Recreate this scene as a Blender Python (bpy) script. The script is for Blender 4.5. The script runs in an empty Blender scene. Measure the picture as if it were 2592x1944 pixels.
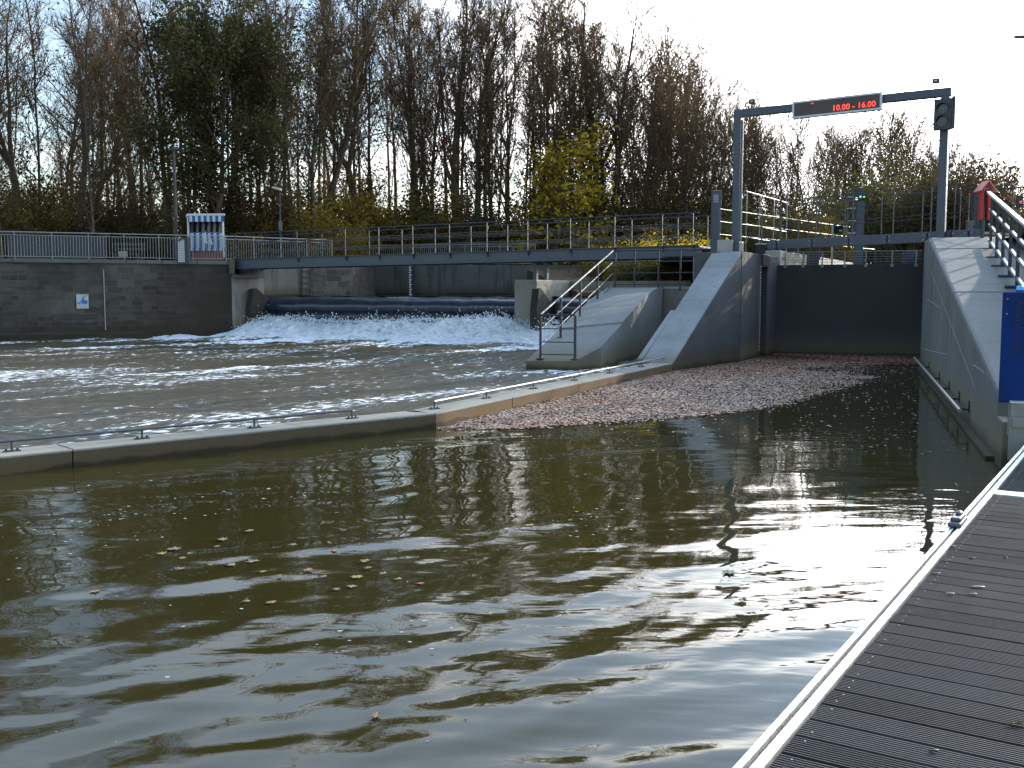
import bpy, math, random
import numpy as np
from mathutils import Vector, Matrix

S = bpy.context.scene
COL = S.collection
R = math.radians

# ------------------------------------------------------------------ camera
FPX = 2593.0            # focal length in pixels of the 2592 px wide photograph
CAM_H = 1.85
PITCH = math.atan(232.0 / FPX)
cam_data = bpy.data.cameras.new("camera")
cam_data.sensor_width = 36.0
cam_data.lens = 36.0 * FPX / 2592.0
cam_data.clip_start = 0.05
cam_data.clip_end = 6000.0
cam = bpy.data.objects.new("camera", cam_data)
COL.objects.link(cam)
cam.location = (0, 0, CAM_H)
cam.rotation_euler = (R(90) - PITCH, 0, 0)
S.camera = cam

# ------------------------------------------------------------------ light, sky, exposure
SUN_AZ, SUN_EL = 46.0, 19.0
S.view_settings.view_transform = 'Standard'
S.view_settings.look = 'None'
S.view_settings.exposure = 0.90
S.view_settings.gamma = 1.0
S.view_settings.use_curve_mapping = False
S.cycles.max_bounces = 6
S.cycles.diffuse_bounces = 3
S.cycles.glossy_bounces = 4
S.cycles.transmission_bounces = 4
S.cycles.transparent_max_bounces = 6
S.cycles.use_denoising = True
S.cycles.sample_clamp_indirect = 6.0

world = bpy.data.worlds.new("World")
S.world = world
world.use_nodes = True


def sky_world():
    nt = world.node_tree
    N, L = nt.nodes, nt.links
    bg = N['Background']
    sky = N.new('ShaderNodeTexSky')
    sky.sky_type = 'NISHITA'
    sky.sun_disc = False
    sky.sun_elevation = R(SUN_EL)
    sky.sun_rotation = R(SUN_AZ)
    sky.air_density = 1.0
    sky.dust_density = 1.2
    tc = N.new('ShaderNodeTexCoord')

    def math_node(op, a, b=None, clamp=False):
        m = N.new('ShaderNodeMath')
        m.operation = op
        m.use_clamp = clamp
        for i, v in enumerate((a, b)):
            if v is None:
                continue
            if isinstance(v, (int, float)):
                m.inputs[i].default_value = v
            else:
                L.new(v, m.inputs[i])
        return m.outputs[0]
    sep = N.new('ShaderNodeSeparateXYZ')
    L.new(tc.outputs['Generated'], sep.inputs[0])
    zc = math_node('MAXIMUM', sep.outputs[2], 0.04)
    # clouds on a flat layer overhead: direction divided by its height
    px = math_node('DIVIDE', sep.outputs[0], math_node('ADD', zc, 0.12))
    py = math_node('DIVIDE', sep.outputs[1], math_node('ADD', zc, 0.12))
    cmb = N.new('ShaderNodeCombineXYZ')
    L.new(px, cmb.inputs[0])
    L.new(py, cmb.inputs[1])
    n1 = N.new('ShaderNodeTexNoise')
    n1.inputs['Scale'].default_value = 0.95
    n1.inputs['Detail'].default_value = 7.0
    n1.inputs['Roughness'].default_value = 0.55
    n1.inputs['Distortion'].default_value = 0.3
    L.new(cmb.outputs[0], n1.inputs['Vector'])
    # nearness to the sun
    dot = N.new('ShaderNodeVectorMath')
    dot.operation = 'DOT_PRODUCT'
    az, el = R(SUN_AZ), R(SUN_EL)
    dot.inputs[1].default_value = (math.sin(az) * math.cos(el), math.cos(az) * math.cos(el), math.sin(el))
    L.new(tc.outputs['Generated'], dot.inputs[0])
    near = math_node('MAXIMUM', dot.outputs['Value'], 0.0)
    lowm = N.new('ShaderNodeMapRange')
    lowm.interpolation_type = 'SMOOTHSTEP'
    lowm.inputs['From Min'].default_value = 0.25
    lowm.inputs['From Max'].default_value = 0.40
    lowm.inputs['To Min'].default_value = 1.0
    lowm.inputs['To Max'].default_value = 0.12
    L.new(sep.outputs[2], lowm.inputs['Value'])
    glow = math_node('MULTIPLY', math_node('POWER', near, 5.0), lowm.outputs[0])
    halo = math_node('POWER', near, 40.0)
    # cover: noise + haze near the horizon + glow near the sun
    hz = math_node('POWER', math_node('SUBTRACT', 1.0, zc, True), 6.0)
    cov = math_node('ADD', n1.outputs['Fac'], math_node('MULTIPLY', glow, 0.48))
    cov = math_node('ADD', cov, math_node('MULTIPLY', hz, 0.12))
    cov = math_node('ADD', cov, math_node('MULTIPLY', math_node('SUBTRACT', near, 0.78), 0.36))
    hi = N.new('ShaderNodeMapRange')
    hi.interpolation_type = 'SMOOTHSTEP'
    hi.inputs['From Min'].default_value = 0.27
    hi.inputs['From Max'].default_value = 0.42
    L.new(sep.outputs[2], hi.inputs['Value'])
    front = N.new('ShaderNodeMapRange')
    front.interpolation_type = 'SMOOTHSTEP'
    front.inputs['From Min'].default_value = 0.08
    front.inputs['From Max'].default_value = 0.45
    L.new(near, front.inputs['Value'])
    cov = math_node('ADD', cov, math_node('MULTIPLY', math_node('MULTIPLY', hi.outputs[0], front.outputs[0]), 0.34))
    mr = N.new('ShaderNodeMapRange')
    mr.interpolation_type = 'SMOOTHSTEP'
    mr.inputs['From Min'].default_value = 0.47
    mr.inputs['From Max'].default_value = 0.66
    L.new(cov, mr.inputs['Value'])
    # cloud radiance
    cl = math_node('ADD', 0.75, math_node('MULTIPLY', glow, 6.5))
    cl = math_node('ADD', cl, math_node('MULTIPLY', halo, 5.0))
    cl = math_node('MULTIPLY', cl, math_node('ADD', 1.0, math_node('MULTIPLY', hi.outputs[0], 0.5)))
    ccol = N.new('ShaderNodeVectorMath')
    ccol.operation = 'SCALE'
    tint = N.new('ShaderNodeMix')
    tint.data_type = 'RGBA'
    tint.inputs[6].default_value = (1.0, 0.99, 0.98, 1)
    tint.inputs[7].default_value = (0.60, 0.80, 1.05, 1)
    L.new(hi.outputs[0], tint.inputs['Factor'])
    L.new(tint.outputs[2], ccol.inputs[0])
    L.new(cl, ccol.inputs['Scale'])
    # clear sky, scaled to its physical strength
    skys = N.new('ShaderNodeVectorMath')
    skys.operation = 'SCALE'
    skys.inputs['Scale'].default_value = 0.15
    L.new(sky.outputs[0], skys.inputs[0])
    mix = N.new('ShaderNodeMix')
    mix.data_type = 'RGBA'
    L.new(mr.outputs[0], mix.inputs['Factor'])
    L.new(skys.outputs[0], mix.inputs[6])
    L.new(ccol.outputs[0], mix.inputs[7])
    L.new(mix.outputs[2], bg.inputs['Color'])
    bg.inputs['Strength'].default_value = 1.0


sky_world()

sun_data = bpy.data.lights.new("sun", 'SUN')
sun_data.energy = 3.0
sun_data.angle = R(0.6)
sun_data.color = (1.0, 0.88, 0.72)
sun = bpy.data.objects.new("sun", sun_data)
COL.objects.link(sun)
sun_dir = Vector((math.sin(R(SUN_AZ)) * math.cos(R(SUN_EL)), math.cos(R(SUN_AZ)) * math.cos(R(SUN_EL)), math.sin(R(SUN_EL))))
sun.rotation_euler = sun_dir.to_track_quat('Z', 'Y').to_euler()
sun.location = sun_dir * 200

# ------------------------------------------------------------------ survey helpers
CP, SP = math.cos(PITCH), math.sin(PITCH)


def ray(u, v):
    a, b = (u - 1296.0) / FPX, (972.0 - v) / FPX
    return (a, CP + b * SP, -SP + b * CP)


def at(u, v, Y):
    """surveyed point seen at photograph pixel u, v that stands Y metres away"""
    d = ray(u, v)
    k = Y / d[1]
    return Vector((d[0] * k, Y, CAM_H + d[2] * k))


def onz(u, v, z):
    d = ray(u, v)
    k = (z - CAM_H) / d[2]
    return Vector((d[0] * k, d[1] * k, z))


def proj(P):
    x, y, z = P[0], P[1], P[2] - CAM_H
    f = y * CP - z * SP
    up = y * SP + z * CP
    return 1296 + FPX * x / f, 972 - FPX * up / f


# ------------------------------------------------------------------ object helpers
def origin_of(o):
    v = Vector((0, 0, 0))
    while o is not None:
        v += o.location
        o = o.parent
    return v


def tag(o, label=None, cat=None, group=None, kind=None):
    if label: o['label'] = label
    if cat: o['category'] = cat
    if group: o['group'] = group
    if kind: o['kind'] = kind
    return o


def thing(name, label, cat, loc=(0, 0, 0), group=None):
    o = bpy.data.objects.new(name, None)
    o.empty_display_size = 0.2
    COL.objects.link(o)
    o.location = loc
    return tag(o, label, cat, group)


class MB:
    def __init__(self):
        self.v, self.f, self.m = [], [], []

    def poly(self, pts, mi=0):
        n = len(self.v)
        self.v += [tuple(p) for p in pts]
        self.f.append(tuple(range(n, n + len(pts))))
        self.m.append(mi)
        return self

    def hexa(self, b, t, mi=0):
        """solid from two same-order quads (b below t)"""
        n = len(self.v)
        k = len(b)
        self.v += [tuple(p) for p in b] + [tuple(p) for p in t]
        self.f.append(tuple(n + i for i in reversed(range(k))))
        self.f.append(tuple(n + k + i for i in range(k)))
        for i in range(k):
            j = (i + 1) % k
            self.f.append((n + i, n + j, n + k + j, n + k + i))
        self.m += [mi] * (k + 2)
        return self

    def prism(self, plan, z0, z1, mi=0):
        return self.hexa([(p[0], p[1], z0) for p in plan], [(p[0], p[1], z1) for p in plan], mi)

    def box(self, c, sx, sy, sz, ax=None, mi=0):
        c = Vector(c)
        if ax is None:
            X, Y, Z = Vector((1, 0, 0)), Vector((0, 1, 0)), Vector((0, 0, 1))
        else:
            X = Vector(ax).normalized()
            Z = Vector((0, 0, 1))
            Y = Z.cross(X).normalized()
            Z = X.cross(Y).normalized()
        q = [(-1, -1), (1, -1), (1, 1), (-1, 1)]
        b = [c + X * (i * sx / 2) + Y * (j * sy / 2) - Z * (sz / 2) for i, j in q]
        t = [p + Z * sz for p in b]
        return self.hexa(b, t, mi)

    def beam(self, a, b, w, h, mi=0, up=(0, 0, 1)):
        """rectangular bar; w across, h along up"""
        a, b = Vector(a), Vector(b)
        d = (b - a).normalized()
        U = Vector(up)
        if abs(d.dot(U)) > 0.98:
            U = Vector((0, 1, 0))
        Sd = d.cross(U).normalized()
        U = Sd.cross(d).normalized()
        q = [(-1, -1), (1, -1), (1, 1), (-1, 1)]
        return self.hexa([a + Sd * (i * w / 2) + U * (j * h / 2) for i, j in q][::-1],
                         [b + Sd * (i * w / 2) + U * (j * h / 2) for i, j in q][::-1], mi)

    def tube(self, pts, rad, n=8, mi=0, caps=True):
        pts = [Vector(p) for p in pts]
        if not hasattr(rad, '__len__'):
            rad = [rad] * len(pts)
        base = len(self.v)
        prev = None
        for i, p in enumerate(pts):
            d = (pts[min(i + 1, len(pts) - 1)] - pts[max(i - 1, 0)])
            if d.length < 1e-9:
                d = Vector((0, 0, 1))
            d.normalize()
            if prev is None:
                ref = Vector((0, 0, 1)) if abs(d.z) < 0.9 else Vector((1, 0, 0))
                X = d.cross(ref).normalized()
            else:
                X = (prev - d * prev.dot(d)).normalized()
            prev = X
            Yv = d.cross(X)
            for k in range(n):
                a = 2 * math.pi * k / n
                self.v.append(tuple(p + (X * math.cos(a) + Yv * math.sin(a)) * rad[i]))
        for i in range(len(pts) - 1):
            for k in range(n):
                k2 = (k + 1) % n
                self.f.append((base + i * n + k, base + i * n + k2, base + (i + 1) * n + k2, base + (i + 1) * n + k))
                self.m.append(mi)
        if caps:
            self.f.append(tuple(base + k for k in reversed(range(n))))
            self.f.append(tuple(base + (len(pts) - 1) * n + k for k in range(n)))
            self.m += [mi, mi]
        return self

    def ball(self, c, rx, ry, rz, nu=10, nv=6, mi=0):
        base = len(self.v)
        c = Vector(c)
        for j in range(nv + 1):
            th = math.pi * j / nv
            for i in range(nu):
                ph = 2 * math.pi * i / nu
                self.v.append((c.x + rx * math.sin(th) * math.cos(ph), c.y + ry * math.sin(th) * math.sin(ph), c.z + rz * math.cos(th)))
        for j in range(nv):
            for i in range(nu):
                i2 = (i + 1) % nu
                self.f.append((base + j * nu + i, base + (j + 1) * nu + i, base + (j + 1) * nu + i2, base + j * nu + i2))
                self.m.append(mi)
        return self

    def build(self, name, mats, parent=None, bevel=0.0, smooth=False, label=None):
        if not isinstance(mats, (list, tuple)):
            mats = [mats]
        off = origin_of(parent) if parent is not None else Vector((0, 0, 0))
        me = bpy.data.meshes.new(name)
        me.from_pydata([(p[0] - off.x, p[1] - off.y, p[2] - off.z) for p in self.v], [], self.f)
        for m in mats:
            me.materials.append(m)
        if len(mats) > 1:
            me.polygons.foreach_set('material_index', self.m)
        if smooth:
            me.polygons.foreach_set('use_smooth', [True] * len(self.f))
        me.update()
        o = bpy.data.objects.new(name, me)
        COL.objects.link(o)
        if parent is not None:
            o.parent = parent
        if bevel > 0:
            md = o.modifiers.new('bevel', 'BEVEL')
            md.width = bevel
            md.segments = 2
            md.limit_method = 'ANGLE'
            md.angle_limit = R(40)
        if label:
            o['label'] = label
        return o


def np_mesh(name, V, F, mats, parent=None, midx=None, smooth=False, off=None):
    """mesh from numpy arrays; F is (n,3) or (n,4)"""
    me = bpy.data.meshes.new(name)
    V = np.asarray(V, dtype=np.float32)
    F = np.asarray(F, dtype=np.int32)
    if off is not None:
        V = V - np.asarray(off, dtype=np.float32)
    k = F.shape[1]
    me.vertices.add(len(V))
    me.vertices.foreach_set('co', V.ravel())
    me.loops.add(F.size)
    me.loops.foreach_set('vertex_index', F.ravel())
    me.polygons.add(len(F))
    me.polygons.foreach_set('loop_start', np.arange(len(F), dtype=np.int32) * k)
    if not isinstance(mats, (list, tuple)):
        mats = [mats]
    for m in mats:
        me.materials.append(m)
    if midx is not None:
        me.polygons.foreach_set('material_index', np.asarray(midx, dtype=np.int32))
    if smooth:
        me.polygons.foreach_set('use_smooth', np.ones(len(F), dtype=bool))
    me.update(calc_edges=True)
    o = bpy.data.objects.new(name, me)
    COL.objects.link(o)
    if parent is not None:
        o.parent = parent
    return o


_text_id = [0]


def text_mesh(name, body, size, mat, parent, origin, X, Up, depth=0.006, align='CENTER'):
    """lettering laid in the plane spanned by X (reading direction) and Up"""
    cu = bpy.data.curves.new('lettering_curve', 'FONT')
    cu.body = body
    cu.size = size
    cu.align_x = align
    cu.align_y = 'CENTER'
    cu.extrude = depth / 2
    cu.resolution_u = 2
    tmp = bpy.data.objects.new('lettering_tmp', cu)
    COL.objects.link(tmp)
    bpy.context.view_layer.update()
    dg = bpy.context.evaluated_depsgraph_get()
    me = bpy.data.meshes.new_from_object(tmp.evaluated_get(dg))
    bpy.data.objects.remove(tmp)
    bpy.data.curves.remove(cu)
    X = Vector(X).normalized()
    Up = Vector(Up).normalized()
    Nn = X.cross(Up).normalized()
    M = Matrix(((X.x, Up.x, Nn.x, 0), (X.y, Up.y, Nn.y, 0), (X.z, Up.z, Nn.z, 0), (0, 0, 0, 1)))
    off = origin_of(parent)
    me.transform(Matrix.Translation(Vector(origin) - off) @ M)
    me.materials.clear()
    me.materials.append(mat)
    me.name = name
    o = bpy.data.objects.new(name, me)
    COL.objects.link(o)
    o.parent = parent
    return o


def copy_thing(o, loc, rz=0.0, sc=1.0, label=None, group=None):
    c = o.copy()
    COL.objects.link(c)
    c.location = loc
    c.rotation_euler = (0, 0, rz)
    c.scale = sc if hasattr(sc, '__len__') else (sc, sc, sc)
    if label: c['label'] = label
    if group: c['group'] = group
    for ch in list(o.children):
        d = ch.copy()
        COL.objects.link(d)
        d.parent = c
        for g in list(ch.children):
            e = g.copy()
            COL.objects.link(e)
            e.parent = d
    return c


# ------------------------------------------------------------------ materials
class NB:
    """small helper round a material's node tree"""

    def __init__(self, name):
        self.mat = bpy.data.materials.new(name)
        self.mat.use_nodes = True
        self.nt = self.mat.node_tree
        self.N, self.L = self.nt.nodes, self.nt.links
        self.p = self.N['Principled BSDF']
        self.out = self.N['Material Output']
        self.pos = self.N.new('ShaderNodeNewGeometry').outputs['Position']

    def _set(self, sock, v):
        if isinstance(v, bpy.types.NodeSocket):
            self.L.new(v, sock)
        elif hasattr(v, '__len__') and sock.type == 'RGBA' and len(v) == 3:
            sock.default_value = (*v, 1)
        else:
            sock.default_value = v

    def set(self, **kw):
        names = dict(base='Base Color', rough='Roughness', metal='Metallic', spec='Specular IOR Level', ior='IOR',
                     normal='Normal', emit='Emission Color', estr='Emission Strength', coat='Coat Weight', alpha='Alpha')
        for k, v in kw.items():
            self._set(self.p.inputs[names[k]], v)
        return self

    def math(self, op, a, b=0.0, clamp=False):
        m = self.N.new('ShaderNodeMath')
        m.operation = op
        m.use_clamp = clamp
        self._set(m.inputs[0], a)
        self._set(m.inputs[1], b)
        return m.outputs[0]

    def vmap(self, vec, scale=(1, 1, 1), rot=(0, 0, 0), loc=(0, 0, 0)):
        m = self.N.new('ShaderNodeMapping')
        m.inputs['Scale'].default_value = scale
        m.inputs['Rotation'].default_value = rot
        m.inputs['Location'].default_value = loc
        self.L.new(vec, m.inputs['Vector'])
        return m.outputs[0]

    def plan(self, d):
        """flat coordinates on an upright face: metres along plan direction d, height"""
        dt = self.N.new('ShaderNodeVectorMath')
        dt.operation = 'DOT_PRODUCT'
        dv = Vector((d[0], d[1], 0)).normalized()
        dt.inputs[1].default_value = dv
        self.L.new(self.pos, dt.inputs[0])
        sp = self.N.new('ShaderNodeSeparateXYZ')
        self.L.new(self.pos, sp.inputs[0])
        cb = self.N.new('ShaderNodeCombineXYZ')
        self.L.new(dt.outputs['Value'], cb.inputs[0])
        self.L.new(sp.outputs[2], cb.inputs[1])
        return cb.outputs[0]

    def z(self):
        sp = self.N.new('ShaderNodeSeparateXYZ')
        self.L.new(self.pos, sp.inputs[0])
        return sp.outputs[2]

    def noise(self, scale, detail=4.0, rough=0.55, vec=None, dist=0.0):
        n = self.N.new('ShaderNodeTexNoise')
        n.inputs['Scale'].default_value = scale
        n.inputs['Detail'].default_value = detail
        n.inputs['Roughness'].default_value = rough
        n.inputs['Distortion'].default_value = dist
        self.L.new(vec if vec is not None else self.pos, n.inputs['Vector'])
        return n.outputs['Fac']

    def ramp(self, fac, stops):
        r = self.N.new('ShaderNodeValToRGB')
        el = r.color_ramp.elements
        while len(el) < len(stops):
            el.new(0.5)
        for e, (p, c) in zip(el, stops):
            e.position = p
            e.color = (*c, 1) if len(c) == 3 else c
        self.L.new(fac, r.inputs['Fac'])
        return r.outputs['Color']

    def rng(self, v, a, b, c=0.0, d=1.0, smooth=True):
        m = self.N.new('ShaderNodeMapRange')
        m.interpolation_type = 'SMOOTHSTEP' if smooth else 'LINEAR'
        m.inputs['From Min'].default_value = a
        m.inputs['From Max'].default_value = b
        m.inputs['To Min'].default_value = c
        m.inputs['To Max'].default_value = d
        self._set(m.inputs['Value'], v)
        return m.outputs[0]

    def mix(self, fac, a, b):
        m = self.N.new('ShaderNodeMix')
        m.data_type = 'RGBA'
        self._set(m.inputs['Factor'], fac)
        self._set(m.inputs[6], a)
        self._set(m.inputs[7], b)
        return m.outputs[2]

    def bump(self, h, strength=0.3, dist=0.02, normal=None):
        b = self.N.new('ShaderNodeBump')
        b.inputs['Strength'].default_value = strength
        b.inputs['Distance'].default_value = dist
        self.L.new(h, b.inputs['Height'])
        if normal is not None:
            self.L.new(normal, b.inputs['Normal'])
        return b.outputs[0]


def mat_plain(name, col, rough=0.6, metal=0.0, var=0.12, scale=6.0, spec=0.5):
    b = NB(name)
    n = b.noise(scale, 5, 0.6)
    lo = tuple(c * (1 - var) for c in col)
    hi = tuple(min(1, c * (1 + var)) for c in col)
    c = b.ramp(n, [(0.3, lo), (0.7, hi)])
    b.set(base=c, rough=b.rng(n, 0.2, 0.8, max(0.02, rough - 0.08), min(1, rough + 0.08)), metal=metal, spec=spec)
    return b.mat


def mat_emit(name, col, strength):
    b = NB(name)
    b.set(base=(0.02, 0.02, 0.02), emit=col, estr=strength)
    return b.mat


def mat_concrete(name, col, wet=0.35, stain=0.5, d=(1, 0), warm=(0.16, 0.10, 0.045), boards=0.0, lowz=0.0):
    """concrete with blotches, run-down streaks, a damp brown-green band above the water line"""
    b = NB(name)
    pl = b.plan(d)
    n1 = b.noise(0.8, 6, 0.6)
    n2 = b.noise(9.0, 5, 0.65)
    st = b.noise(1.0, 5, 0.6, b.vmap(pl, (3.2, 0.22, 1)))
    c = b.ramp(n1, [(0.3, tuple(x * 0.78 for x in col)), (0.7, tuple(x * 1.14 for x in col))])
    c = b.mix(b.rng(n2, 0.45, 0.75, 0, 0.30), c, tuple(x * 0.6 for x in col))
    n3 = b.noise(3.0, 9, 0.72)
    c = b.mix(b.rng(n3, 0.50, 0.70, 0, 0.40), c, tuple(x * 0.55 for x in col))
    c = b.mix(b.rng(n3, 0.42, 0.30, 0, 0.35), c, tuple(min(1, x * 1.5) for x in col))
    pit = b.N.new('ShaderNodeTexVoronoi')
    pit.inputs['Scale'].default_value = 6.0
    b.L.new(b.pos, pit.inputs['Vector'])
    c = b.mix(b.rng(pit.outputs['Distance'], 0.10, 0.06, 0, 0.6), c, tuple(x * 0.35 for x in col))
    c = b.mix(b.rng(st, 0.52, 0.72, 0, stain), c, tuple(x * 0.36 for x in col))
    c = b.mix(b.rng(st, 0.42, 0.28, 0, stain * 0.5), c, tuple(min(1, x * 1.35) for x in col))
    if wet > 0:
        zz = b.math('ADD', b.z(), b.math('MULTIPLY', b.math('SUBTRACT', n1, 0.5), 0.35))
        c = b.mix(b.rng(zz, lowz + wet + 0.25, lowz + wet * 0.4, 0, 0.75), c, warm)
        c = b.mix(b.rng(zz, lowz + wet * 0.45, lowz + 0.02, 0, 0.85), c, tuple(x * 0.28 for x in warm))
    nrm = b.bump(n2, 0.25, 0.012)
    if boards > 0:
        w = b.N.new('ShaderNodeTexWave')
        w.inputs['Scale'].default_value = boards
        w.inputs['Distortion'].default_value = 1.5
        b.L.new(pl, w.inputs['Vector'])
        nrm = b.bump(w.outputs['Fac'], 0.15, 0.01, nrm)
    b.set(base=c, rough=b.rng(n1, 0.3, 0.7, 0.75, 0.92), normal=nrm, spec=0.3)
    return b.mat


def mat_stone(name, d, dark_to=None):
    """coursed ashlar: dark weathered blocks, uneven pale joints, damp foot"""
    b = NB(name)
    pl = b.plan(d)
    n0 = b.noise(2.0, 3, 0.6)
    wob = b.N.new('ShaderNodeVectorMath')
    wob.operation = 'ADD'
    nz = b.N.new('ShaderNodeTexNoise')
    nz.inputs['Scale'].default_value = 1.7
    b.L.new(b.pos, nz.inputs['Vector'])
    sc = b.N.new('ShaderNodeVectorMath')
    sc.operation = 'SCALE'
    sc.inputs['Scale'].default_value = 0.16
    b.L.new(nz.outputs['Color'], sc.inputs[0])
    b.L.new(pl, wob.inputs[0])
    b.L.new(sc.outputs[0], wob.inputs[1])
    br = b.N.new('ShaderNodeTexBrick')
    br.offset = 0.37
    br.offset_frequency = 2
    br.squash = 1.4
    br.squash_frequency = 3
    br.inputs['Scale'].default_value = 1.0
    br.inputs['Brick Width'].default_value = 0.62
    br.inputs['Row Height'].default_value = 0.27
    br.inputs['Mortar Size'].default_value = 0.013
    br.inputs['Mortar Smooth'].default_value = 0.25
    br.inputs['Bias'].default_value = 0.0
    br.inputs['Color1'].default_value = (0.066, 0.057, 0.047, 1)
    br.inputs['Color2'].default_value = (0.155, 0.137, 0.115, 1)
    br.inputs['Mortar'].default_value = (0.17, 0.16, 0.145, 1)
    b.L.new(wob.outputs[0], br.inputs['Vector'])
    big = b.noise(0.45, 5, 0.6)
    fine = b.noise(14, 5, 0.7)
    b2 = b.N.new('ShaderNodeTexBrick')
    b2.offset = 0.5
    b2.squash = 0.7
    b2.squash_frequency = 2
    for k_, v_ in (('Scale', 1.0), ('Brick Width', 0.43), ('Row Height', 0.20), ('Mortar Size', 0.015), ('Mortar Smooth', 0.3)):
        b2.inputs[k_].default_value = v_
    b2.inputs['Color1'].default_value = (0.052, 0.044, 0.036, 1)
    b2.inputs['Color2'].default_value = (0.135, 0.113, 0.09, 1)
    b2.inputs['Mortar'].default_value = (0.12, 0.11, 0.095, 1)
    b.L.new(wob.outputs[0], b2.inputs['Vector'])
    patch = b.rng(b.noise(0.28, 2, 0.4), 0.50, 0.505)
    both = b.mix(patch, br.outputs['Color'], b2.outputs['Color'])
    pale = b.noise(1.1, 4, 0.7)
    both = b.mix(b.rng(pale, 0.58, 0.72, 0, 0.35), both, (0.20, 0.19, 0.175))
    c = b.mix(b.rng(big, 0.4, 0.62, 0, 0.7), both, (0.055, 0.052, 0.046))
    c = b.mix(b.rng(fine, 0.45, 0.75, 0, 0.5), c, (0.06, 0.055, 0.048))
    c = b.mix(b.rng(n0, 0.55, 0.75, 0, 0.35), c, (0.13, 0.125, 0.085))
    zz = b.math('ADD', b.z(), b.math('MULTIPLY', b.math('SUBTRACT', big, 0.5), 0.7))
    c = b.mix(b.rng(zz, 0.75, 0.15, 0, 0.8), c, (0.045, 0.036, 0.02))
    h = b.math('ADD', b.math('MULTIPLY', br.outputs['Fac'], -1.0), b.math('MULTIPLY', fine, 0.6))
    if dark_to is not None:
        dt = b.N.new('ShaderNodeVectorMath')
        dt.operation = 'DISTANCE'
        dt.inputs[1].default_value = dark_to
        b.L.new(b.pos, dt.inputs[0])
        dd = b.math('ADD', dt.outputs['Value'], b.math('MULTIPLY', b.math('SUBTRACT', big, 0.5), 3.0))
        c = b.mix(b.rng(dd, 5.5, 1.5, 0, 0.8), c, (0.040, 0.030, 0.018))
    b.set(base=c, rough=0.9, normal=b.bump(h, 0.8, 0.03), spec=0.25)
    return b.mat

M = {}
AX = Vector((0.42, 0.907, 0)).normalized()       # flow axis of lock and weir (upstream)
CR = Vector((AX.y, -AX.x, 0))                    # across, to the right
M['conc_grey'] = mat_concrete('concrete_grey', (0.115, 0.095, 0.068), wet=0.16, stain=0.5, d=(0.74, 0.67), warm=(0.09, 0.065, 0.03))
M['conc_slope'] = mat_concrete('concrete_slope', (0.34, 0.36, 0.37), wet=0.12, stain=0.15, d=CR, boards=9)
M['conc_lock'] = mat_concrete('concrete_lock', (0.098, 0.099, 0.100), wet=0.4, stain=0.55, d=AX, warm=(0.17, 0.13, 0.07))
M['conc_old'] = mat_concrete('concrete_old', (0.27, 0.25, 0.21), wet=0.6, stain=0.85, d=CR, warm=(0.12, 0.09, 0.04))
M['conc_back'] = mat_concrete('concrete_back', (0.13, 0.125, 0.11), wet=0.35, stain=0.8, d=CR, lowz=1.7, warm=(0.07, 0.055, 0.03))
M['conc_pale'] = mat_concrete('concrete_pale', (0.42, 0.39, 0.33), wet=0, stain=0.35, d=AX)
M['conc_cap'] = mat_concrete('concrete_cap', (0.25, 0.235, 0.20), wet=0, stain=0.5, d=(0.7, 0.7))
M['conc_kerb'] = mat_concrete('concrete_kerb', (0.115, 0.070, 0.034), wet=0.10, stain=0.5, d=(0.6, 0.8), warm=(0.14, 0.085, 0.035))
M['coping'] = mat_concrete('coping_stone', (0.15, 0.145, 0.135), wet=0, stain=0.4, d=(0.92, 0.39))
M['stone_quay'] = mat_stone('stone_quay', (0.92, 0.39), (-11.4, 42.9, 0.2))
M['stone_up'] = mat_stone('stone_upstream', (0.74, 0.67))
M['steel_blue'] = mat_plain('steel_blue_grey', (0.075, 0.088, 0.11), 0.5, 0.0, 0.12, 3)
M['steel_dark'] = mat_plain('steel_dark', (0.045, 0.05, 0.06), 0.5, 0.1, 0.15, 5)
M['galv'] = mat_plain('galvanised', (0.26, 0.26, 0.25), 0.42, 0.55, 0.15, 12)
M['rail_grey'] = mat_plain('rail_grey', (0.13, 0.134, 0.14), 0.45, 0.4, 0.15, 8)
M['alu'] = mat_plain('aluminium', (0.72, 0.71, 0.68), 0.38, 0.6, 0.10, 25)
M['black'] = mat_plain('black_rubber', (0.018, 0.018, 0.02), 0.6, 0, 0.2, 20)
M['debris'] = mat_plain('slot_debris', (0.03, 0.025, 0.02), 0.9, 0, 0.6, 60)
M['red'] = mat_plain('red_paint', (0.55, 0.035, 0.03), 0.45, 0, 0.1, 6)
M['red_pale'] = mat_plain('pale_red_roof', (0.62, 0.34, 0.29), 0.5, 0, 0.15, 8)
M['blue'] = mat_plain('blue_paint', (0.002, 0.030, 0.16), 0.55, 0, 0.35, 2.5, spec=0.2)
M['ink'] = mat_plain('dark_lettering', (0.008, 0.02, 0.075), 0.5, 0, 0.05)
M['rail_mid'] = mat_plain('rail_dull', (0.13, 0.125, 0.11), 0.5, 0.3, 0.15, 8)
M['white'] = mat_plain('white_paint', (0.72, 0.73, 0.74), 0.5, 0, 0.06, 6)
M['offwhite'] = mat_plain('weathered_white', (0.55, 0.55, 0.52), 0.6, 0, 0.15, 5)
M['sign_blue'] = mat_plain('sign_blue', (0.05, 0.16, 0.42), 0.5, 0, 0.1)
M['wood_grey'] = mat_plain('weathered_wood', (0.085, 0.076, 0.066), 0.85, 0, 0.25, 4)
M['brick_red'] = mat_plain('brick_red', (0.30, 0.13, 0.09), 0.85, 0, 0.25, 12)
M['shed'] = mat_plain('shed_dark', (0.03, 0.034, 0.045), 0.7, 0, 0.25, 3)
M['glass_dark'] = mat_plain('dark_lens', (0.012, 0.012, 0.014), 0.12, 0, 0.05)
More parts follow.
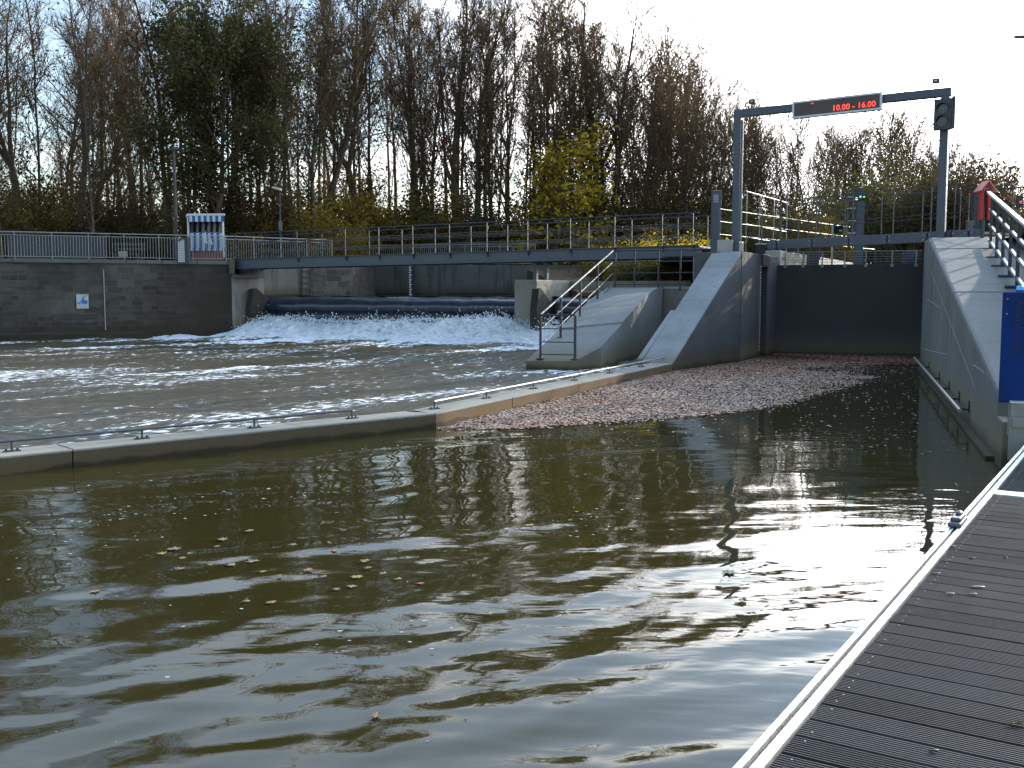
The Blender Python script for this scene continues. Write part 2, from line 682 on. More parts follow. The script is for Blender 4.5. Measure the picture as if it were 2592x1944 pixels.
M['panel_dark'] = mat_plain('display_panel', (0.045, 0.012, 0.012), 0.3, 0, 0.2, 3)
M['led'] = mat_emit('red_leds', (1.0, 0.05, 0.03), 1.6)
M['lamp_green'] = mat_emit('green_lamp', (0.1, 1.0, 0.45), 0.9)
M['lamp_white'] = mat_emit('white_lamp', (0.7, 0.95, 1.0), 0.8)
M['lamp_blue'] = mat_emit('blue_lamp', (0.02, 0.28, 1.0), 0.6)
M['lamp_red'] = mat_emit('red_lamp', (1.0, 0.1, 0.08), 0.6)


def mat_gate():
    b = NB('lock_gate_steel')
    n = b.noise(2.0, 4)
    f = b.noise(40, 3, 0.7)
    z = b.math('ADD', b.z(), b.math('MULTIPLY', b.math('SUBTRACT', n, 0.5), 0.12))
    c = b.ramp(n, [(0.3, (0.050, 0.048, 0.050)), (0.7, (0.064, 0.062, 0.063))])
    c = b.mix(b.rng(z, 0.78, 0.70, 0, 0.6), c, (0.07, 0.078, 0.085))
    c = b.mix(b.rng(z, 0.62, 0.30, 0, 0.9), c, (0.115, 0.10, 0.07))
    c = b.mix(b.rng(z, 0.12, 0.03, 0, 0.8), c, (0.05, 0.035, 0.02))
    b.set(base=c, rough=0.6, normal=b.bump(f, 0.25, 0.004), spec=0.3)
    return b.mat


M['gate'] = mat_gate()


def mat_stripes(name, d, period, c1, c2, phase=0.0):
    b = NB(name)
    pl = b.plan(d)
    sp = b.N.new('ShaderNodeSeparateXYZ')
    b.L.new(pl, sp.inputs[0])
    m = b.math('PINGPONG', b.math('ADD', sp.outputs[0], phase), period / 2)
    f = b.rng(m, period / 4 - 0.004, period / 4 + 0.004)
    n = b.noise(9, 3)
    b.set(base=b.mix(b.rng(n, 0.3, 0.8, 0, 0.15), b.mix(f, c1, c2), (0.2, 0.2, 0.2)), rough=0.85, spec=0.2)
    return b.mat


# ---- water
def mat_calm():
    b = NB('calm_water')
    big = b.noise(0.12, 3)
    c = b.ramp(big, [(0.3, (0.025, 0.0215, 0.0068)), (0.7, (0.037, 0.030, 0.0085))])
    # fine wind ripples: real relief for what is too small to mesh
    r1 = b.noise(7.5, 2, 0.5, b.vmap(b.pos, (0.55, 1.5, 1), (0, 0, R(-22))), 0.35)
    r2 = b.noise(2.4, 2, 0.5, b.vmap(b.pos, (0.5, 1.6, 1), (0, 0, R(-30))), 0.4)
    mask = b.rng(b.noise(0.25, 2, 0.5), 0.36, 0.62, 0.25, 1.0)
    h = b.math('ADD', b.math('MULTIPLY', r1, 0.22), r2)
    h = b.math('MULTIPLY', h, mask)
    b.set(base=c, rough=0.02, ior=1.333, spec=0.5, normal=b.bump(h, 1.0, 0.007))
    return b.mat


def mat_rough():
    b = NB('rough_water')
    FR = R(-42)   # streaks run along this plan direction
    st = b.noise(1.0, 4, 0.6, b.vmap(b.pos, (1, 1, 1), (0, 0, 0)))
    # streak coordinates: u along the current, v across it
    def lin(dx, dy):
        dt = b.N.new('ShaderNodeVectorMath')
        dt.operation = 'DOT_PRODUCT'
        dt.inputs[1].default_value = (dx, dy, 0)
        b.L.new(b.pos, dt.inputs[0])
        return dt.outputs['Value']
    al, ac = lin(0.70, 0.714), lin(0.714, -0.70)
    cb = b.N.new('ShaderNodeCombineXYZ')
    b.L.new(b.math('MULTIPLY', al, 0.10), cb.inputs[0])
    b.L.new(b.math('MULTIPLY', ac, 0.55), cb.inputs[1])
    band = b.noise(1.0, 3, 0.55, cb.outputs[0], 0.6)
    cb2 = b.N.new('ShaderNodeCombineXYZ')
    b.L.new(b.math('MULTIPLY', al, 2.4), cb2.inputs[0])
    b.L.new(b.math('MULTIPLY', ac, 5.5), cb2.inputs[1])
    fl = b.noise(1.6, 4, 0.62, cb2.outputs[0], 0.5)
    vo = b.N.new('ShaderNodeTexVoronoi')
    vo.inputs['Scale'].default_value = 2.6
    b.L.new(cb2.outputs[0], vo.inputs['Vector'])
    # nearness to the weir: whiter water
    up = lin(AX.x, AX.y)
    near = b.rng(up, 27.5, 36.5, 0.0, 0.25)
    near2 = b.rng(up, 8.0, 33.0, 0.016, 0.022)
    k = b.math('ADD', b.math('MULTIPLY', fl, 0.62), b.math('MULTIPLY', band, 0.62))
    k = b.math('SUBTRACT', k, b.math('MULTIPLY', vo.outputs['Distance'], 0.10))
    k = b.math('ADD', b.math('ADD', k, near), near2)
    foam = b.rng(k, 0.66, 0.72)
    thin = b.rng(k, 0.56, 0.70, 0, 0.32)
    base = b.ramp(band, [(0.3, (0.050, 0.039, 0.018)), (0.7, (0.075, 0.057, 0.028))])
    base = b.mix(thin, base, (0.30, 0.29, 0.26))
    base = b.mix(foam, base, (0.80, 0.83, 0.87))
    r = b.rng(foam, 0, 1, 0.30, 0.8)
    h1 = b.noise(3.4, 4, 0.6, b.vmap(b.pos, (0.7, 1.25, 1), (0, 0, R(-40))))
    h = b.math('ADD', h1, b.math('MULTIPLY', foam, 0.12))
    b.set(base=base, rough=r, ior=1.333, spec=0.30, normal=b.bump(h, 1.0, 0.07))
    return b.mat


def mat_foam():
    b = NB('white_foam')
    n = b.noise(5.0, 6, 0.7)
    s = b.noise(2.2, 5, 0.65, b.vmap(b.pos, (1.9, 1.9, 0.8)))
    c = b.ramp(s, [(0.30, (0.36, 0.41, 0.47)), (0.42, (0.68, 0.72, 0.77)), (0.56, (0.92, 0.93, 0.94))])  # blue-grey stops put the shadows between the white tongues into the colour
    b.set(base=c, rough=0.75, normal=b.bump(n, 0.9, 0.08), spec=0.3)
    return b.mat


M['calm'] = mat_calm()
M['rough'] = mat_rough()
M['foam'] = mat_foam()
M['upwater'] = mat_plain('upstream_water', (0.045, 0.042, 0.022), 0.08, 0, 0.2, 0.6)


def mat_sheet():
    """dark flap of the weir under a thin glassy sheet of falling water"""
    b = NB('weir_water_sheet')
    s = b.noise(1.0, 4, 0.6, b.vmap(b.plan(CR), (7, 0.5, 1)))
    c = b.ramp(s, [(0.35, (0.022, 0.027, 0.042)), (0.60, (0.036, 0.044, 0.065)), (0.8, (0.07, 0.078, 0.092))])
    b.set(base=c, rough=0.18, normal=b.bump(s, 0.3, 0.02))
    return b.mat


M['sheet'] = mat_sheet()

# ------------------------------------------------------------------ plan points
K0 = Vector((-5.13, 10.27, 0))
K1 = Vector((-1.05, 13.94, 0))
K2 = Vector((3.75, 23.9, 0))
KM = K0 + (K0 - K1) * 2.2                       # kerb runs on out of view to the left
QA, QB = Vector((-19.8, 39.6, 0)), Vector((-11.75, 43.1, 0))
QL = QA + (QA - QB) * 4
DQ = (QB - QA).normalized()
NQ = Vector((-DQ.y, DQ.x, 0))                   # away from the water
UPW = (Vector((-11.25, 44.0, 0)), Vector((-7.5, 47.6, 0)))   # old wall above the weir
WL, WR = Vector((-10.6, 45.0, 0)), Vector((0.55, 40.1, 0))   # weir crest line
GL, GR = Vector((7.94, 30.9, 0)), Vector((11.81, 29.6, 0))   # lock gate
RC, RN = Vector((10.02, 25.1, 0)), Vector((5.35, 11.2, 0))   # right wing wall, far and near end
DW = (RC - RN).normalized()
NW = Vector((DW.y, -DW.x, 0))                   # to the land side
JT = Vector((6.04, 27.1, 0))
DL = (JT - K2).normalized()
NL = Vector((-DL.y, DL.x, 0))
GZ = 3.02                                       # level of the land


def in_poly(X, Y, P):
    ins = np.zeros(X.shape, bool)
    n = len(P)
    for i in range(n):
        x1, y1 = P[i][0], P[i][1]
        x2, y2 = P[(i + 1) % n][0], P[(i + 1) % n][1]
        c = ((y1 > Y) != (y2 > Y)) & (X < (x2 - x1) * (Y - y1) / (y2 - y1 + 1e-12) + x1)
        ins ^= c
    return ins


# ------------------------------------------------------------------ ground and water
def build_ground():
    far = 3000
    a = Vector((7.6, 33.6, 0))
    ch = 42
    out = [QL - Vector((400, 176, 0)) + NQ * 0.6, QL + NQ * 0.6, QA + NQ * 0.6, QB + NQ * 0.6, UPW[0] + Vector((-0.6, 0.6, 0)), UPW[1] + Vector((-0.6, 0.6, 0)),
           (-7.6, 55.3, 0), (3.0, 53.6, 0), (7.0, 50, 0), (5.0, 34.0, 0), (7.2, 33.0, 0), GL + AX * 1.2 + CR * -0.5,
           GL + AX * ch + CR * -0.5, GR + AX * ch + CR * 0.5, GR + CR * 0.5, RC + NW * 1.2, RN + DW * 6 + NW * 2.2, RN + DW * 3 + NW * 2.6, (9.5, 10.2, 0), (60, -6, 0), (far, -400, 0),
           (far, far, 0), (-far, far, 0), (-far, -1600, 0)]
    mb = MB()
    mb.poly([(p[0], p[1], GZ) for p in out])
    b = NB('leafy_ground')
    n = b.noise(0.5, 6, 0.7)
    b.set(base=b.ramp(n, [(0.3, (0.05, 0.045, 0.02)), (0.55, (0.09, 0.06, 0.025)), (0.75, (0.06, 0.075, 0.025))]), rough=0.95)
    o = mb.build('ground', b.mat)
    import bmesh
    bm = bmesh.new()
    bm.from_mesh(o.data)
    bmesh.ops.triangulate(bm, faces=bm.faces[:])
    bm.to_mesh(o.data)
    bm.free()
    tag(o, kind='structure')
    # river bed closes the basin from below
    r = MB()
    r.poly([(-far, -far, -1.6), (far, -far, -1.6), (far, far, -1.6), (-far, far, -1.6)])
    tag(r.build('riverbed', mat_plain('river_mud', (0.03, 0.026, 0.015), 0.95)), kind='structure')


build_ground()


def waves(X, Y, rng, n, lmin, lmax, amp, dirdeg, spread):
    Z = np.zeros_like(X)
    for i in range(n):
        lam = lmin * (lmax / lmin) ** rng.random()
        th = R(dirdeg + rng.uniform(-spread, spread))
        k = 2 * math.pi / lam
        Z += amp * (lam / lmax) ** 1.15 * np.sin(k * (X * math.cos(th) + Y * math.sin(th)) + rng.uniform(0, 6.28))
    return Z


def build_water():
    rough_poly = [KM + (KM - K0) * 4, KM, K0, K1, K2, JT, GL + Vector((-0.4, 0.3, 0)), Vector((7.5, 38, 0)), Vector((3, 45, 0)), Vector((-9, 52, 0)), Vector((-90, 60, 0)), Vector((-90, -60, 0))]
    sh = Vector((-0.2, 0.15, 0))
    rough_poly = [p + sh for p in rough_poly]
    A = np.linspace(R(-75), R(75), 640)
    Rr = [0.8]
    while Rr[-1] < 75:
        Rr.append(Rr[-1] * 1.0068 + 0.006)
    Rr = np.array(Rr)
    RR, AA = np.meshgrid(Rr, A, indexing='ij')
    X, Y = RR * np.sin(AA), RR * np.cos(AA)
    nr, na = X.shape
    idx = np.arange(nr * na).reshape(nr, na)
    F = np.stack([idx[:-1, :-1], idx[:-1, 1:], idx[1:, 1:], idx[1:, :-1]], -1).reshape(-1, 4)
    cx = (X[:-1, :-1] + X[1:, 1:]) / 2
    cy = (Y[:-1, :-1] + Y[1:, 1:]) / 2
    inr = in_poly(cx, cy, rough_poly).ravel()
    rng = random.Random(5)
    # calm: slow crossing swells from the weir side, running toward the lower left
    Zc = waves(X, Y, rng, 18, 0.45, 1.7, 0.0029, 120, 11) + waves(X, Y, rng, 20, 0.16, 0.75, 0.0019, 116, 32)
    env = 0.55 + 0.45 * np.sin(X * 0.55 + 1.2 * np.sin(Y * 0.31 + 0.5)) * np.sin(Y * 0.42 + 0.8 * np.sin(X * 0.27))
    d = RR
    Zc *= (0.35 + 0.65 * np.clip(env, 0, 1))
    quiet = np.clip((21 - Y - 0.6 * X) / 9.0, 0.10, 1)          # sheltered water before the gate
    Zc *= np.clip((12.5 - Y) / 5.0, 0.42, 1)
    Zc *= quiet * np.clip((3.6 - X + 0.12 * Y) / 4.0, 0.22, 1)
    Zr = waves(X, Y, rng, 26, 0.8, 3.0, 0.013, 70, 70) + waves(X, Y, rng, 20, 0.3, 0.9, 0.007, 60, 80)
    s = (X - WL.x) * AX.x + (Y - WL.y) * AX.y
    up = X * AX.x + Y * AX.y
    Zr *= 0.5 + 0.9 * np.clip((up - 18) / 16, 0, 1)
    Zr += 0.10 * np.clip((up - 30) / 6, 0, 1)

    def make(name, Z, keep, mat):
        Fk = F[keep]
        used, inv = np.unique(Fk, return_inverse=True)
        V = np.stack([X.ravel()[used], Y.ravel()[used], Z.ravel()[used]], -1)
        o = np_mesh(name, V, inv.reshape(-1, 4), mat, smooth=True)
        tag(o, kind='structure')
        return o
    make('river_water', Zr, inr, M['rough'])
    make('harbour_water', Zc, ~inr, M['calm'])
    # the rest of both pools, outside the finely waved part
    mb = MB()
    mb.poly([(-90, 14, -0.03), (-75, 21, -0.03), (-75, 80, -0.03), (-500, 80, -0.03), (-500, -500, -0.03), (500, -500, -0.03), (500, 9, -0.03), (75, 15, -0.03), (0, -0.2, -0.03)])
    tag(mb.build('pool_water', M['calm']), kind='structure')
    mb = MB()
    mb.poly([(WL.x + 0.2, WL.y + 0.5, 1.70), (WR.x + 6, WR.y - 2.2, 1.70), (6, 34, 1.70), (8, 52, 1.70), (-8, 58, 1.70), (-12, 48, 1.70)])
    ch = [GL + AX * 0.6 - CR * 0.3, GL + AX * 42, GR + AX * 42, GR + AX * 0.6 + CR * 0.3]
    mb.poly([(p.x, p.y, 1.70) for p in ch][::-1])
    tag(mb.build('upstream_water', M['upwater']), kind='structure')


build_water()


def build_flecks():
    """small pale foam flecks drifting on the calm pool"""
    rng = np.random.RandomState(8)
    N = 5200
    X, Y = rng.uniform(-8, 5.5, N), rng.uniform(3.2, 20, N)
    cl = np.zeros(N)
    for k in range(9):
        th = rng.rand() * 6.283
        f = rng.uniform(0.6, 2.4)
        cl += np.sin(f * (X * math.cos(th) + Y * math.sin(th)) + rng.rand() * 6.283)
    ok = (cl > 2.6) | (rng.rand(N) < 0.05)
    side = (X - K0.x) * (K1.y - K0.y) - (Y - K0.y) * (K1.x - K0.x) > 1.5
    side2 = (X - K1.x) * (K2.y - K1.y) - (Y - K1.y) * (K2.x - K1.x) > 1.0
    dk = (X - D0.x) * DE.y - (Y - D0.y) * DE.x < -0.25
    ok &= side & (side2 | (Y < 14)) & dk
    X, Y = X[ok], Y[ok]
    n = len(X)
    r = rng.uniform(0.003, 0.012, n) * (0.6 + 0.05 * Y)
    a = np.arange(6) * math.pi / 3
    jit = rng.uniform(0.5, 1.2, (n, 6))
    V = np.stack([X[:, None] + r[:, None] * jit * np.cos(a) * 1.6, Y[:, None] + r[:, None] * jit * np.sin(a), np.full((n, 6), 0.014) + rng.uniform(0, 0.004, (n, 1))], -1)
    F = (np.arange(n)[:, None] * 6 + np.array([0, 1, 2, 0, 2, 3, 0, 3, 4, 0, 4, 5])[None]).reshape(-1, 3)
    o = np_mesh('foam_flecks', V.reshape(-1, 3), F, M['fleck'])
    tag(o, 'tiny pale foam flecks drifting on the calm olive water', 'foam', kind='stuff')




# ------------------------------------------------------------------ quay, old walls
def build_quay():
    t = thing('quay_wall', 'long dark ashlar quay wall with weathered coping, below the baluster railing', 'wall', (QA.x, QA.y, 0))
    mb = MB()
    a, b = QL, QB
    zt = 3.0
    mb.hexa([(*a.xy, -1.5), (*b.xy, -1.5), (*(b + NQ * 1.3).xy, -1.5), (*(a + NQ * 1.3).xy, -1.5)],
            [(*a.xy, zt), (*b.xy, zt), (*(b + NQ * 1.3).xy, zt), (*(a + NQ * 1.3).xy, zt)])
    mb.build('masonry', M['stone_quay'], t)
    # coping slabs with joints
    cp = MB()
    L_ = (b - a).length
    n = int(L_ / 1.35)
    for i in range(n):
        p0 = a + DQ * (i * L_ / n + 0.008) - NQ * 0.07
        p1 = a + DQ * ((i + 1) * L_ / n - 0.008) - NQ * 0.07
        dz = 0.006 * math.sin(i * 2.7)
        cp.hexa([(*p0.xy, zt + 0.002), (*p1.xy, zt + 0.002), (*(p1 + NQ * 0.75).xy, zt + 0.002), (*(p0 + NQ * 0.75).xy, zt + 0.002)],
                [(*p0.xy, 3.15 + dz), (*p1.xy, 3.15 + dz), (*(p1 + NQ * 0.75).xy, 3.15 + dz), (*(p0 + NQ * 0.75).xy, 3.15 + dz)])
    cp.build('coping', M['coping'], t, bevel=0.015)
    # stepped foot just above the water
    ft = MB()
    ft.hexa([(*(a - NQ * 0.16).xy, -1.4), (*(b - NQ * 0.16 - DQ * 3.2).xy, -1.4), (*(b - NQ * 0.002 - DQ * 3.2).xy, -1.4), (*(a - NQ * 0.002).xy, -1.4)],
            [(*(a - NQ * 0.16).xy, 0.2), (*(b - NQ * 0.16 - DQ * 3.2).xy, 0.2), (*(b - NQ * 0.002 - DQ * 3.2).xy, 0.28), (*(a - NQ * 0.002).xy, 0.28)])
    ft.build('wall_foot', M['stone_quay'], t)
    # rain pipe on the face
    P = onz(267, 856, 0)
    s = (Vector((P.x, P.y, 0)) - QA).dot(DQ)
    q = QA + DQ * s - NQ * 0.05
    pp = MB()
    pp.tube([(*q.xy, 0.35), (*q.xy, 2.75)], 0.02, 6)
    pp.build('drain_pipe', M['conc_pale'], t)

    # abutment under the bridge
    t = thing('weir_abutment', 'stained concrete abutment carrying the far end of the footbridge', 'abutment', (QB.x, QB.y, 0))
    mb = MB()
    c0, c1 = QB + Vector((0.02, 0.0, 0)), Vector((-10.55, 44.75, 0))
    d = (c1 - c0).normalized()
    nrm = Vector((-d.y, d.x, 0))
    mb.hexa([(*c0.xy, -1.5), (*c1.xy, -1.5), (*(c1 + nrm * 1.5).xy, -1.5), (*(c0 + nrm * 1.5).xy, -1.5)],
            [(*c0.xy, 2.45), (*c1.xy, 2.45), (*(c1 + nrm * 1.5).xy, 2.45), (*(c0 + nrm * 1.5).xy, 2.45)])
    mb.build('abutment_block', M['conc_old'], t, bevel=0.02)
    led = MB()
    led.hexa([(*(c0 - nrm * 0.12).xy, 2.452), (*(c0 - nrm * 0.12 + d * 1.35).xy, 2.452), (*(c0 + nrm * 1.2 + d * 1.35).xy, 2.452), (*(c0 + nrm * 1.2).xy, 2.452)],
             [(*(c0 - nrm * 0.12).xy, 2.60), (*(c0 - nrm * 0.12 + d * 1.35).xy, 2.60), (*(c0 + nrm * 1.2 + d * 1.35).xy, 2.60), (*(c0 + nrm * 1.2).xy, 2.60)])
    led.build('bearing_ledge', M['coping'], t)
    bk = MB()
    bk.box((c0.x - 0.02, c0.y + 0.05, 2.9), 0.22, 0.5, 0.58, DQ)
    bk.build('bearing_block', M['conc_grey'], t, bevel=0.02)

    # steel cheek plates in the corner of the weir
    def cheek(base, label):
        t = thing('weir_cheek', label, 'weir plate', (base.x, base.y, 0))
        prof = [(-1.7, -0.6), (-1.7, 1.2), (-1.5, 1.98), (-1.28, 2.02), (-0.25, 1.46), (0.15, 1.34), (0.3, 0.9), (0.3, -0.6)]
        mb = MB()
        b_ = [base + AX * s + Vector((0, 0, z)) for s, z in prof]
        mb.hexa(b_, [p + CR * 0.28 for p in b_])
        mb.build('cheek_plate', M['conc_wet'], t, bevel=0.03)
    M['conc_wet'] = mat_concrete('wet_dark_concrete', (0.042, 0.036, 0.030), wet=0.9, stain=0.7, d=AX, warm=(0.035, 0.025, 0.014))
    cheek(WL + Vector((0.02, 0.1, 0)), 'dark wet cheek slab at the far quay end of the weir')
    cheek(WR + CR * 0.95 - AX * 0.1, 'dark wet cheek slab beside the weir pier, right of the white water')

    # old wall above the weir, left bank
    t = thing('old_bank_wall', 'streaked old bank wall above the weir, half concrete and half stone', 'wall', (*UPW[0].xy, 1.7))
    a, b = UPW
    d = (b - a).normalized()
    nrm = Vector((-d.y, d.x, 0))
    m = a + d * 3.1
    for p, q, mat, nm in ((a, m, M['conc_old_up'], 'concrete_part'), (m + d * 0.004, b, M['stone_up'], 'stone_part')):
        mb = MB()
        mb.hexa([(*p.xy, 0), (*q.xy, 0), (*(q + nrm * 0.8).xy, 0), (*(p + nrm * 0.8).xy, 0)],
                [(*p.xy, 3.1), (*q.xy, 3.1), (*(q + nrm * 0.8).xy, 3.1), (*(p + nrm * 0.8).xy, 3.1)])
        mb.build(nm, mat, t)
    lad = MB()
    q = a + d * 2.6 - nrm * 0.06
    lad.beam((*q.xy, 1.5), (*q.xy, 2.9), 0.05, 0.05)
    lad.beam((*(q + d * 0.42).xy, 1.5), (*(q + d * 0.42).xy, 2.9), 0.05, 0.05)
    for k in range(5):
        z = 1.75 + k * 0.26
        lad.beam((*q.xy, z), (*(q + d * 0.42).xy, z), 0.035, 0.035)
    lad.build('ladder', M['steel_dark'], t)

    # far retaining wall upstream
    mb = MB()
    mb.prism([b + d * 0.002, b + d * 0.002 + Vector((0.25, 8.6, 0)), b + Vector((-0.6, 8.9, 0)), b + nrm * 0.8 + d * 0.002], 0.0, 3.14)
    mb.build('return_part', M['stone_up'], t)
    t = thing('far_retaining_wall', 'grey concrete retaining wall across the water behind the weir', 'wall', (-2, 54.5, 1.7))
    p0, p1 = Vector((-7.7, 55.0, 0)), Vector((7.6, 52.6, 0))
    d = (p1 - p0).normalized()
    nrm = Vector((-d.y, d.x, 0))
    for i in range(4):
        a = p0 + (p1 - p0) * (i / 4) + d * 0.012
        b = p0 + (p1 - p0) * ((i + 1) / 4) - d * 0.012
        mb = MB()
        zt = 3.26 + 0.02 * (i % 2)
        mb.hexa([(*a.xy, 0.5), (*b.xy, 0.5), (*(b + nrm * 0.6).xy, 0.5), (*(a + nrm * 0.6).xy, 0.5)],
                [(*a.xy, zt), (*b.xy, zt), (*(b + nrm * 0.6).xy, zt), (*(a + nrm * 0.6).xy, zt)])
        mb.build('wall_bay', M['conc_back'], t)
    # gauge board on it
    t = thing('water_gauge', 'upright staff gauge with white ticks on the far wall behind the weir', 'gauge', at(1043, 745, 54.0))
    c = at(1043, 745, 54.0)
    g = MB()
    g.box((c.x, c.y, 2.52), 0.30, 0.05, 1.75)
    g.build('gauge_board', M['black'], t)
    tk = MB()
    for k in range(13):
        tk.box((c.x - 0.08 - 0.02 * (k % 2), c.y - 0.035, 1.75 + k * 0.125), 0.13 - 0.04 * (k % 2), 0.015, 0.075)
    tk.build('tick_marks', M['white'], t)


M['conc_old_up'] = mat_concrete('concrete_old_up', (0.19, 0.175, 0.145), wet=0.35, stain=0.95, d=(0.74, 0.67), lowz=1.65, warm=(0.09, 0.07, 0.04))
build_quay()


# ------------------------------------------------------------------ weir
def build_weir():
    t = thing('weir', 'dark rounded weir crest with water spilling over it into white foam', 'weir', (*((WL + WR) / 2).xy, 0))
    prof = [(-0.62, -0.6), (-0.60, 0.55), (-0.42, 0.78), (-0.36, 0.98), (-0.50, 1.05), (-0.58, 1.16), (-0.58, 1.32), (-0.50, 1.46), (-0.34, 1.57), (-0.1, 1.635), (0.3, 1.672), (1.2, 1.69), (2.2, 1.695), (2.2, -0.6)]
    dW = (WR - WL).normalized()
    nU = Vector((-dW.y, dW.x, 0))
    # one long extrusion with slight unevenness along the crest
    n = 60
    mb = MB()
    V, F = [], []
    Ltot = (WR - WL).length + 0.3
    for i in range(n + 1):
        s = i / n * Ltot
        for (u, z) in prof:
            e = 0.012 * math.sin(s * 3.1) + 0.01 * math.sin(s * 7.7 + u)
            p = WL + dW * s + nU * u
            V.append((p.x, p.y, z + (e if z > 0.9 else 0)))
    k = len(prof)
    for i in range(n):
        for j in range(k - 1):
            F.append((i * k + j, i * k + j + 1, (i + 1) * k + j + 1, (i + 1) * k + j))
    o = origin_of(t)
    np_mesh('weir_crest', V, F, M['sheet'], t, smooth=True, off=o)
    # second short bay behind the pier
    V2, F2 = [], []
    A2 = WR + dW * 1.45
    for i in range(9):
        s = i / 8 * 3.6
        for (u, z) in prof:
            p = A2 + dW * s + nU * u
            V2.append((p.x, p.y, z + 0.02 * math.sin(s * 5)))
    for i in range(8):
        for j in range(k - 1):
            F2.append((i * k + j, i * k + j + 1, (i + 1) * k + j + 1, (i + 1) * k + j))
    np_mesh('weir_crest', V2, F2, M['sheet'], t, smooth=True, off=o)

    # pier
    t = thing('weir_pier', 'square brown stained concrete pier at the right end of the weir', 'pier', (*(WR + CR * 0.5).xy, 0))
    c0 = WR - AX * 1.1
    q = [c0, c0 + CR * 0.92, c0 + CR * 0.92 + AX * 5, c0 + AX * 5]
    mb = MB()
    mb.prism(q, -1.4, 2.32)
    mb.build('pier_block', M['conc_old'], t, bevel=0.03)
    w0 = c0 + CR * 0.925 + AX * 3.4
    mb = MB()
    mb.prism([w0, w0 + CR * 5, w0 + CR * 5 + AX * 0.5, w0 + AX * 0.5], 1.2, 2.3)
    mb.build('cross_wall', M['conc_old'], t)


build_weir()


def fbm(X, Y, seed, octs=5, f0=1.0):
    rng = np.random.RandomState(seed)
    out = np.zeros_like(X)
    amp, f = 1.0, f0
    for o in range(octs):
        for k in range(5):
            th = rng.rand() * 6.283
            out += amp * np.sin(f * (X * math.cos(th) + Y * math.sin(th)) * (0.7 + 0.6 * rng.rand()) + rng.rand() * 6.283 + 0.9 * out)
        amp *= 0.55
        f *= 1.9
    return out / 5.0


def build_foam():
    """tumbling white water at the foot of the weir: a torn height field plus flying drops"""
    dW = (WR - WL).normalized()
    nU = Vector((-dW.y, dW.x, 0))
    L_ = (WR - WL).length
    ns, nt_ = 420, 110
    Sg, Tg = np.meshgrid(np.linspace(-0.6, L_ + 3.2, ns), np.linspace(-0.25, 5.4, nt_), indexing='ij')   # t downstream of crest
    n1 = fbm(Sg * 1.3, Tg * 1.0, 3, 5, 1.5)
    n2 = fbm(Sg, Tg, 8, 4, 5.0)
    big = 0.5 + 0.5 * np.sin(Sg * 0.9 + 0.7 * np.sin(Sg * 0.43)) * 0.6
    prof = np.where(Tg < 0.9, 0.10 + 0.62 * np.clip((Tg + 0.25) / 1.15, 0, 1), 0.72 * np.exp(-((Tg - 0.9) / 1.75) ** 2))
    H = prof * (0.78 + 0.30 * big) + 0.27 * n1 * np.clip(prof * 1.5, 0.05, 1) + 0.12 * np.abs(n2) * np.clip(prof * 1.6, 0.03, 1)
    endb = np.exp(-((Sg - L_ + 0.9) / 1.3) ** 2)
    H += 0.28 * endb * np.exp(-((Tg - 1.1) / 1.2) ** 2)
    H -= 0.10 * np.clip((Tg - 3.2) / 2.2, 0, 1) * (1 + 1.2 * n1)
    H *= 0.86
    H += 0.03
    side = np.clip((Sg + 0.6) / 1.0, 0, 1)
    H = H * (0.45 + 0.55 * side)
    Tt = Tg + 0.10 * n2 + 0.06 * n1
    X = WL.x + dW.x * Sg - nU.x * Tt
    Y = WL.y + dW.y * Sg - nU.y * Tt
    idx = np.arange(ns * nt_).reshape(ns, nt_)
    F = np.stack([idx[:-1, :-1], idx[1:, :-1], idx[1:, 1:], idx[:-1, 1:]], -1).reshape(-1, 4)
    V = np.stack([X.ravel(), Y.ravel(), H.ravel()], -1)
    # drops: small octahedra thrown up from the roll
    rng = np.random.RandomState(4)
    N = 9000
    s = rng.rand(N) * (L_ + 2.0)
    tt = np.abs(rng.normal(0.9, 0.75, N))
    h0 = np.where(tt < 0.9, 0.1 + 0.62 * (tt / 1.15), 0.72 * np.exp(-((tt - 0.9) / 1.75) ** 2))
    bigs = 0.5 + 0.3 * np.sin(s * 0.9 + 0.7 * np.sin(s * 0.43))
    clus = np.clip(fbm(s[:, None] * 2.0, tt[:, None] * 2.0, 21, 3, 2.0)[:, 0] + 0.3, 0, 1.2)
    h = h0 * (0.85 + 0.3 * bigs) + rng.exponential(0.075, N) * (0.5 + clus) + 0.35 * np.exp(-((s - L_ + 0.9) / 1.2) ** 2) * rng.rand(N)
    r = 0.010 + 0.026 * rng.rand(N) ** 2
    px = WL.x + dW.x * s - nU.x * tt
    py = WL.y + dW.y * s - nU.y * tt
    oct_ = np.array([(1, 0, 0), (-1, 0, 0), (0, 1, 0), (0, -1, 0), (0, 0, 1.4), (0, 0, -1.0)])
    of = np.array([(0, 2, 4), (2, 1, 4), (1, 3, 4), (3, 0, 4), (2, 0, 5), (1, 2, 5), (3, 1, 5), (0, 3, 5)])
    DV = (np.stack([px, py, h], -1)[:, None, :] + r[:, None, None] * oct_[None]).reshape(-1, 3)
    DF = (np.arange(N)[:, None, None] * 6 + of[None]).reshape(-1, 3)
    FT = np.concatenate([F[:, [0, 1, 2]], F[:, [0, 2, 3]], DF + len(V)], 0)
    o = np_mesh('foam', np.concatenate([V, DV], 0), FT, M['foam'], smooth=True)
    tag(o, 'torn white foam and flying drops tumbling at the foot of the weir', 'foam', kind='stuff')


build_foam()


